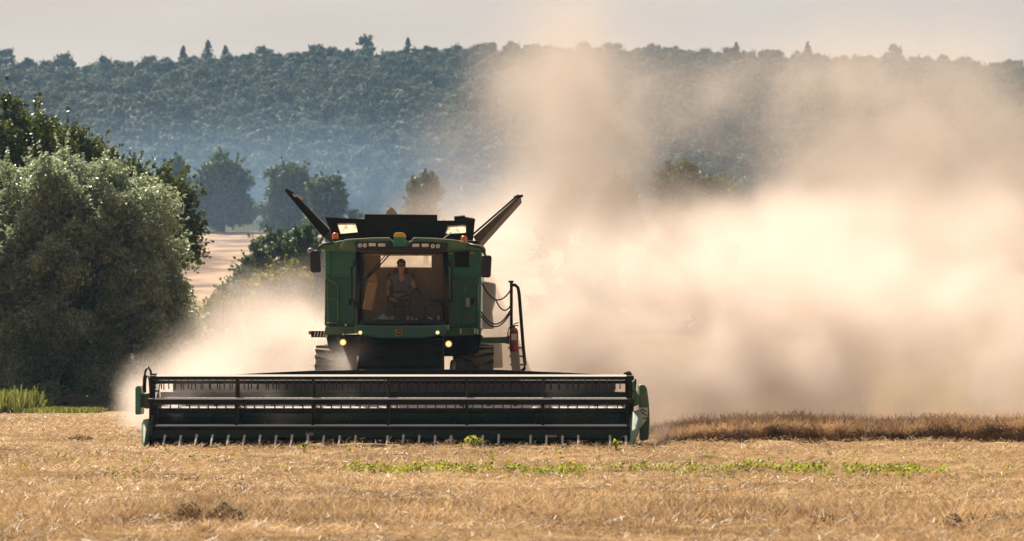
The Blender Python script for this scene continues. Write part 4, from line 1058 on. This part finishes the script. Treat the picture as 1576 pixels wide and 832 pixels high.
# crumpled paper on the dashboard
bm = bmesh.new(); bmesh.ops.create_grid(bm, x_segments=7, y_segments=7, size=1)
for v in bm.verts:
    v.co = Vector((v.co.x * .17 + random.uniform(-.02, .02), v.co.y * .10 + random.uniform(-.02, .02), .02 + .11 * max(0, 1 - abs(v.co.x - .1) * 1.5) * (v.co.y + 1) / 2 + random.uniform(0, .03)))
me = bpy.data.meshes.new('paper'); bm.to_mesh(me); bm.free()
pp = P(588, 493, YC + .36)
o = link_mesh('paper', me, M['paper'], None, (pp.x, pp.y, ZF + .071))
o.modifiers.new('thick', 'SOLIDIFY').thickness = .002
tag(o, 'crumpled pale blue paper lying on the cab dashboard', 'paper')

# ------------------------------------------------------------------ the driver
def skin_mesh(name, verts, edges, radii, roots, mat, parent, org, sub=2):
    me = bpy.data.meshes.new(name); me.from_pydata([Vector(v) - Vector(org) for v in verts], edges, [])
    o = bpy.data.objects.new(name, me); COL.objects.link(o); me.materials.append(mat)
    if parent: o.parent = parent
    else: o.location = org
    o.modifiers.new('skin', 'SKIN')
    sv = me.skin_vertices[0].data if me.skin_vertices else None
    if sv is None:
        bm = bmesh.new(); bm.from_mesh(me); bm.verts.layers.skin.verify(); bm.to_mesh(me); bm.free(); sv = me.skin_vertices[0].data
    for i, r in enumerate(radii):
        sv[i].radius = r if isinstance(r, tuple) else (r, r); sv[i].use_root = i in roots
    s = o.modifiers.new('sub', 'SUBSURF'); s.levels = sub; s.render_levels = sub
    ORG[o] = Vector(org)
    return o

hx = at(617.5, 74.62); PY = 74.74
hip = ZF + .42
S = lambda dx, dy, z: (hx + dx, PY + dy, z)
sh = hip + .52; HH = sh - .06                     # shoulder height
vt, ed, rd, roots = [], [], [], set()
def V_(p, r): vt.append(p); rd.append(r); return len(vt) - 1
def E_(a, b_): ed.append((a, b_))
pel = V_(S(0, 0, hip), (.16, .12)); roots.add(pel)
wa = V_(S(0, -.01, hip + .17), (.145, .10)); ch = V_(S(0, -.02, hip + .36), (.165, .115)); nb = V_(S(0, -.03, sh + .01), (.10, .085))
nk = V_(S(0, -.05, sh + .06), (.056, .06)); 
jw = V_(S(0, -.09, HH + .165), (.062, .072)); hd1 = V_(S(0, -.085, HH + .24), (.074, .092)); hd2 = V_(S(0, -.075, HH + .315), (.066, .082))
for a, b_ in [(pel, wa), (wa, ch), (ch, nb), (nb, nk), (nk, jw), (jw, hd1), (hd1, hd2)]: E_(a, b_)
# image right arm reaches to the wheel, image left arm rests lower
armsL = [(.175, -.04, sh - .02, .058), (.245, -.10, sh - .24, .046), (.10, -.34, sh - .35, .036), (-.04, -.47, sh - .39, .026)]
armsR = [(-.175, -.04, sh - .02, .058), (-.27, -.04, sh - .22, .046), (-.24, -.28, sh - .36, .036), (-.16, -.45, sh - .43, .026)]
hands = []
for arm in (armsL, armsR):
    pv = ch
    for (dx, dy, z, r) in arm:
        i = V_(S(dx, dy, z), r); E_(pv if pv != ch else ch, i); pv = i
    hands.append((arm, pv))
for s in (-1, 1):
    k1 = V_(S(s * .10, -.05, hip - .03), .092); k2 = V_(S(s * .16, -.42, hip + .02), .066); an = V_(S(s * .15, -.50, ZF + .12), .045); to = V_(S(s * .15, -.66, ZF + .05), .038)
    E_(pel, k1); E_(k1, k2); E_(k2, an); E_(an, to)
# hands: palm and five separate bent fingers
for arm, wv_ in hands:
    w_ = Vector(vt[wv_]); d = (w_ - Vector(S(*arm[2][:3]))).normalized()
    side = d.cross(Vector((0, 0, 1))).normalized(); dn = Vector((0, 0, -1))
    pm = V_(tuple(w_ + d * .055), (.038, .018)); E_(wv_, pm)
    for k, (off, ln) in enumerate([(-.030, .060), (-.010, .072), (.010, .068), (.030, .052)]):
        a0 = w_ + d * .07 + side * off; i0 = V_(tuple(a0), .0095); roots.add(i0)
        i1 = V_(tuple(a0 + d * ln * .5), .009); i2 = V_(tuple(a0 + d * ln * .75 + dn * ln * .35), .0085); i3 = V_(tuple(a0 + d * ln * .6 + dn * ln * .7), .0075)
        E_(i0, i1); E_(i1, i2); E_(i2, i3)
    sg = -1 if arm is armsL else 1
    a0 = w_ + d * .025 + side * sg * .025; i0 = V_(tuple(a0), .011); roots.add(i0)
    i1 = V_(tuple(a0 + d * .03 + side * sg * .03 + dn * .01), .010); i2 = V_(tuple(a0 + d * .055 + side * sg * .035 + dn * .03), .0085); E_(i0, i1); E_(i1, i2)
# nose and ears
for q, q2, r in [((0, -.165, HH + .235), (0, -.190, HH + .205), .013), ((.072, -.08, HH + .235), (.084, -.065, HH + .225), .016), ((-.072, -.08, HH + .235), (-.084, -.065, HH + .225), .016)]:
    a = V_(S(*q), r); b_ = V_(S(*q2), r * .85); E_(a, b_); roots.add(a)
body = skin_mesh('person', vt, ed, rd, roots, M['skin'], None, (hx, PY, hip))
tag(body, 'driver in a blue grey t-shirt and dark glasses sitting at the wheel inside the cab', 'person')
# t-shirt with sleeves
vt, ed, rd, roots = [], [], [], {0}
V_(S(0, 0, hip + .04), (.175, .145)); V_(S(0, -.01, hip + .17), (.168, .128)); V_(S(0, -.02, hip + .36), (.19, .138)); V_(S(0, -.025, sh - .035), (.15, .105))
E_(0, 1); E_(1, 2); E_(2, 3)
for arm in (armsL, armsR):
    a = V_(S(arm[0][0] * 1.0, arm[0][1], arm[0][2] - .005), .080); q = Vector(S(*arm[0][:3])).lerp(Vector(S(*arm[1][:3])), .62); b_ = V_(tuple(q), .068); E_(2, a); E_(a, b_)
skin_mesh('t_shirt', vt, ed, rd, roots, M['shirt'], body, (hx, PY, hip))
MB().sphere(S(0, -.115, sh - .01), .05, (1, .5, .9)).build('neckline', M['skin'], body, smooth=True)
vt, ed, rd, roots = [], [], [], {0}
V_(S(0, 0, hip), (.18, .13))
for s in (-1, 1):
    k1 = V_(S(s * .10, -.05, hip - .03), .105); k2 = V_(S(s * .16, -.42, hip + .02), .080); an = V_(S(s * .15, -.50, ZF + .14), .06); E_(0, k1); E_(k1, k2); E_(k2, an)
skin_mesh('trousers', vt, ed, rd, roots, M['trousers'], body, (hx, PY, hip))
mb = MB(); bmesh.ops.create_uvsphere(mb.bm, u_segments=20, v_segments=14, radius=1, matrix=Matrix.Translation(Vector(S(0, -.062, HH + .30))) @ Matrix.Diagonal((.086, .102, .085, 1)))
bmesh.ops.delete(mb.bm, geom=[v for v in mb.bm.verts if v.co.y < PY - .10 and v.co.z < HH + .315 or v.co.z < HH + .245], context='VERTS')
hr = mb.build('hair', M['hair'], body, smooth=True); hr.modifiers.new('thick', 'SOLIDIFY').thickness = .012
mb = MB()
for s in (-1, 1):
    mb.box(S(s * .034, -.178, HH + .25), (.056, .012, .036)); mb.bar(S(s * .064, -.172, HH + .258), S(s * .084, -.07, HH + .255), .006, .008)
mb.box(S(0, -.180, HH + .258), (.03, .008, .010)); mb.build('sunglasses', M['plastic'], body, bevel=.006)

# ------------------------------------------------------------------ dust and air
def volume_mat(name, col, dens, aniso, attr='density'):
    m, nt, N, L, out = nmat(name)
    v = N.new('ShaderNodeVolumePrincipled'); v.inputs['Color'].default_value = c4(col); v.inputs['Density'].default_value = dens
    v.inputs['Anisotropy'].default_value = aniso; v.inputs['Density Attribute'].default_value = attr
    L.new(v.outputs[0], out.inputs['Volume']); return m

def gn_volume(name, lo, hi, vox, blobs, mat, warp=1.0, wscale=.25, nscale=.35, contrast=(.35, .7), floor=.25, cut=0.0):
    """a cloud whose density is a sum of soft blobs broken up by turbulence"""
    ng = bpy.data.node_groups.new(name, 'GeometryNodeTree')
    ng.interface.new_socket('Geometry', in_out='INPUT', socket_type='NodeSocketGeometry'); ng.interface.new_socket('Geometry', in_out='OUTPUT', socket_type='NodeSocketGeometry')
    N, L = ng.nodes, ng.links
    out = N.new('NodeGroupOutput'); vc = N.new('GeometryNodeVolumeCube')
    vc.inputs['Min'].default_value = lo; vc.inputs['Max'].default_value = hi
    for k, ax in enumerate('XYZ'): vc.inputs['Resolution ' + ax].default_value = max(4, int((hi[k] - lo[k]) / vox))
    pos = N.new('GeometryNodeInputPosition')
    def vm(op, a, b_=None):
        n_ = N.new('ShaderNodeVectorMath'); n_.operation = op
        for i, q in enumerate((a, b_)):
            if q is None: continue
            if isinstance(q, tuple): n_.inputs[i].default_value = q
            elif isinstance(q, float): n_.inputs['Scale'].default_value = q
            else: L.new(q, n_.inputs[i])
        return n_
    def mt(op, a, b_=None):
        n_ = N.new('ShaderNodeMath'); n_.operation = op
        for i, q in enumerate((a, b_)):
            if q is None: continue
            if isinstance(q, (int, float)): n_.inputs[i].default_value = q
            else: L.new(q, n_.inputs[i])
        return n_.outputs[0]
    n0 = N.new('ShaderNodeTexNoise'); n0.inputs['Scale'].default_value = wscale; n0.inputs['Detail'].default_value = 5
    L.new(pos.outputs[0], n0.inputs['Vector'])
    c = vm('SUBTRACT', n0.outputs['Color'], (.5, .5, .5)); c = vm('SCALE', c.outputs[0], float(2 * warp))
    wp = vm('ADD', pos.outputs[0], c.outputs[0]).outputs[0]
    tot = None
    for (bx, by, bz, rx, ry, rz, amp) in blobs:
        d = vm('SUBTRACT', wp, (bx, by, bz)); d = vm('MULTIPLY', d.outputs[0], (1 / rx, 1 / ry, 1 / rz)); dd = vm('DOT_PRODUCT', d.outputs[0]); L.new(d.outputs[0], dd.inputs[1])
        g = mt('MULTIPLY', mt('EXPONENT', mt('MULTIPLY', dd.outputs['Value'], -1.0)), amp)
        tot = g if tot is None else mt('ADD', tot, g)
    n1 = N.new('ShaderNodeTexNoise'); n1.inputs['Scale'].default_value = nscale; n1.inputs['Detail'].default_value = 6; n1.inputs['Roughness'].default_value = .6; n1.inputs['Distortion'].default_value = .6
    L.new(pos.outputs[0], n1.inputs['Vector'])
    mr = N.new('ShaderNodeMapRange'); mr.inputs['From Min'].default_value = contrast[0]; mr.inputs['From Max'].default_value = contrast[1]; mr.inputs['To Min'].default_value = floor; mr.inputs['To Max'].default_value = 1.6
    L.new(n1.outputs['Fac'], mr.inputs['Value'])
    den = mt('MULTIPLY', mt('MAXIMUM', mt('SUBTRACT', tot, cut), 0.0), mr.outputs[0])
    L.new(den, vc.inputs['Density'])
    sm = N.new('GeometryNodeSetMaterial'); sm.inputs['Material'].default_value = mat
    L.new(vc.outputs[0], sm.inputs['Geometry']); L.new(sm.outputs[0], out.inputs[0])
    vol = bpy.data.volumes.new(name); vol.materials.append(mat)
    o = bpy.data.objects.new(name, vol); COL.objects.link(o); ORG[o] = Vector((0, 0, 0))
    md = o.modifiers.new('cloud', 'NODES'); md.node_group = ng
    return o

def B(px, py, Y, rpx, rpz, ry, amp):
    p = P(px, py, Y); k = Y / F
    return (p.x, p.y, p.z, rpx * k, ry, rpz * k, amp)
dust = [
    B(1320, 565, 79, 440, 100, 2.4, .78), B(960, 560, 79, 170, 95, 2.2, .95), B(1020, 440, 81, 160, 80, 2.8, .50), B(1400, 450, 82, 230, 85, 3.0, .46), B(1150, 510, 80, 240, 90, 2.4, .30), B(420, 617, 70.95, 150, 27, .4, 1.1), B(905, 617, 70.95, 55, 25, .4, .4),
    B(800, 400, 86, 90, 110, 4, .28), B(1200, 360, 88, 230, 55, 4, .42), B(1480, 375, 88, 130, 65, 4, .40),
    B(655, 480, 86, 120, 110, 3.5, .32), B(420, 545, 86, 85, 75, 4, .42), B(300, 590, 85, 66, 48, 3.5, .5), B(208, 628, 83, 26, 30, 2.5, .6), B(468, 480, 87, 42, 40, 3, .28), B(860, 595, 84, 300, 40, 3, .25),
    B(548, 556, 72.6, 22, 26, .5, 1.2), B(525, 585, 72.2, 50, 14, .4, .45), B(735, 560, 72.8, 18, 14, .5, .4), B(805, 570, 73.4, 36, 12, .6, .5), B(1015, 665, 72.6, 25, 20, .9, .6),
]
DM = volume_mat('dust', (.825, .745, .695), 1.0, .48)
dc = gn_volume('dust_cloud', (-11, 69.9, -.1), (16, 100, 10.0), .15, dust, DM, warp=1.15, wscale=.45, nscale=.50, contrast=(.43, .585), floor=.10, cut=.025)
tag(dc, 'billowing beige cloud of chaff dust raised behind the combine', 'dust', kind='stuff')

plume = [B(1200, 150, 96, 260, 85, 4, .07), B(650, 318, 88, 60, 26, 3, .10), B(850, 250, 90, 78, 120, 5, .22), B(890, 130, 92, 100, 70, 5, .20), B(860, 20, 92, 80, 60, 5, .05), B(1000, 10, 94, 130, 40, 5, .02), B(935, 230, 93, 62, 120, 5, .13),
    B(1400, 240, 94, 165, 105, 6, .22), B(1530, 340, 92, 120, 120, 6, .18), B(1270, 140, 95, 150, 55, 5, .11), B(1130, 170, 95, 90, 60, 4, .03), B(1420, 80, 95, 150, 50, 5, .06), B(1340, 310, 92, 160, 70, 5, .13), B(690, 240, 92, 55, 70, 4, .04), B(1100, 340, 92, 120, 30, 4, .12)]
PM = volume_mat('brown_dust', (.64, .565, .52), 1.0, .3)
dp = gn_volume('dust_plume', (-6, 78, 1.0), (17, 106, 13.5), .22, plume, PM, warp=1.3, wscale=.30, nscale=.45, contrast=(.41, .60), floor=.05, cut=.008)
tag(dp, 'thin brown dust drifting up in front of the wooded hill', 'dust', kind='stuff')

mist = [B(250, 290, 560, 500, 60, 26, .0085), B(500, 260, 640, 420, 60, 30, .002), B(400, 320, 385, 330, 70, 26, .0035), B(780, 250, 560, 1500, 200, 30, .0007)]
MM = volume_mat('mist', (.44, .67, 1.0), 1.0, .2)
vm_ = gn_volume('valley_mist', (-160, 320, 3), (160, 700, 84), 5.0, mist, MM, warp=6, wscale=.02, nscale=.02)
tag(vm_, 'bluish mist lying at the foot of the wooded hill', 'mist', kind='stuff')

# the air itself
mb = MB(); mb.box2((-1000, -70, -8), (1000, 1560, 96))
hz_ = mb.build('haze', volume_mat('air', (.40, .67, 1.0), .00014, .2, ''))
tag(hz_, 'thin bluish summer haze filling the air', 'haze', kind='stuff')
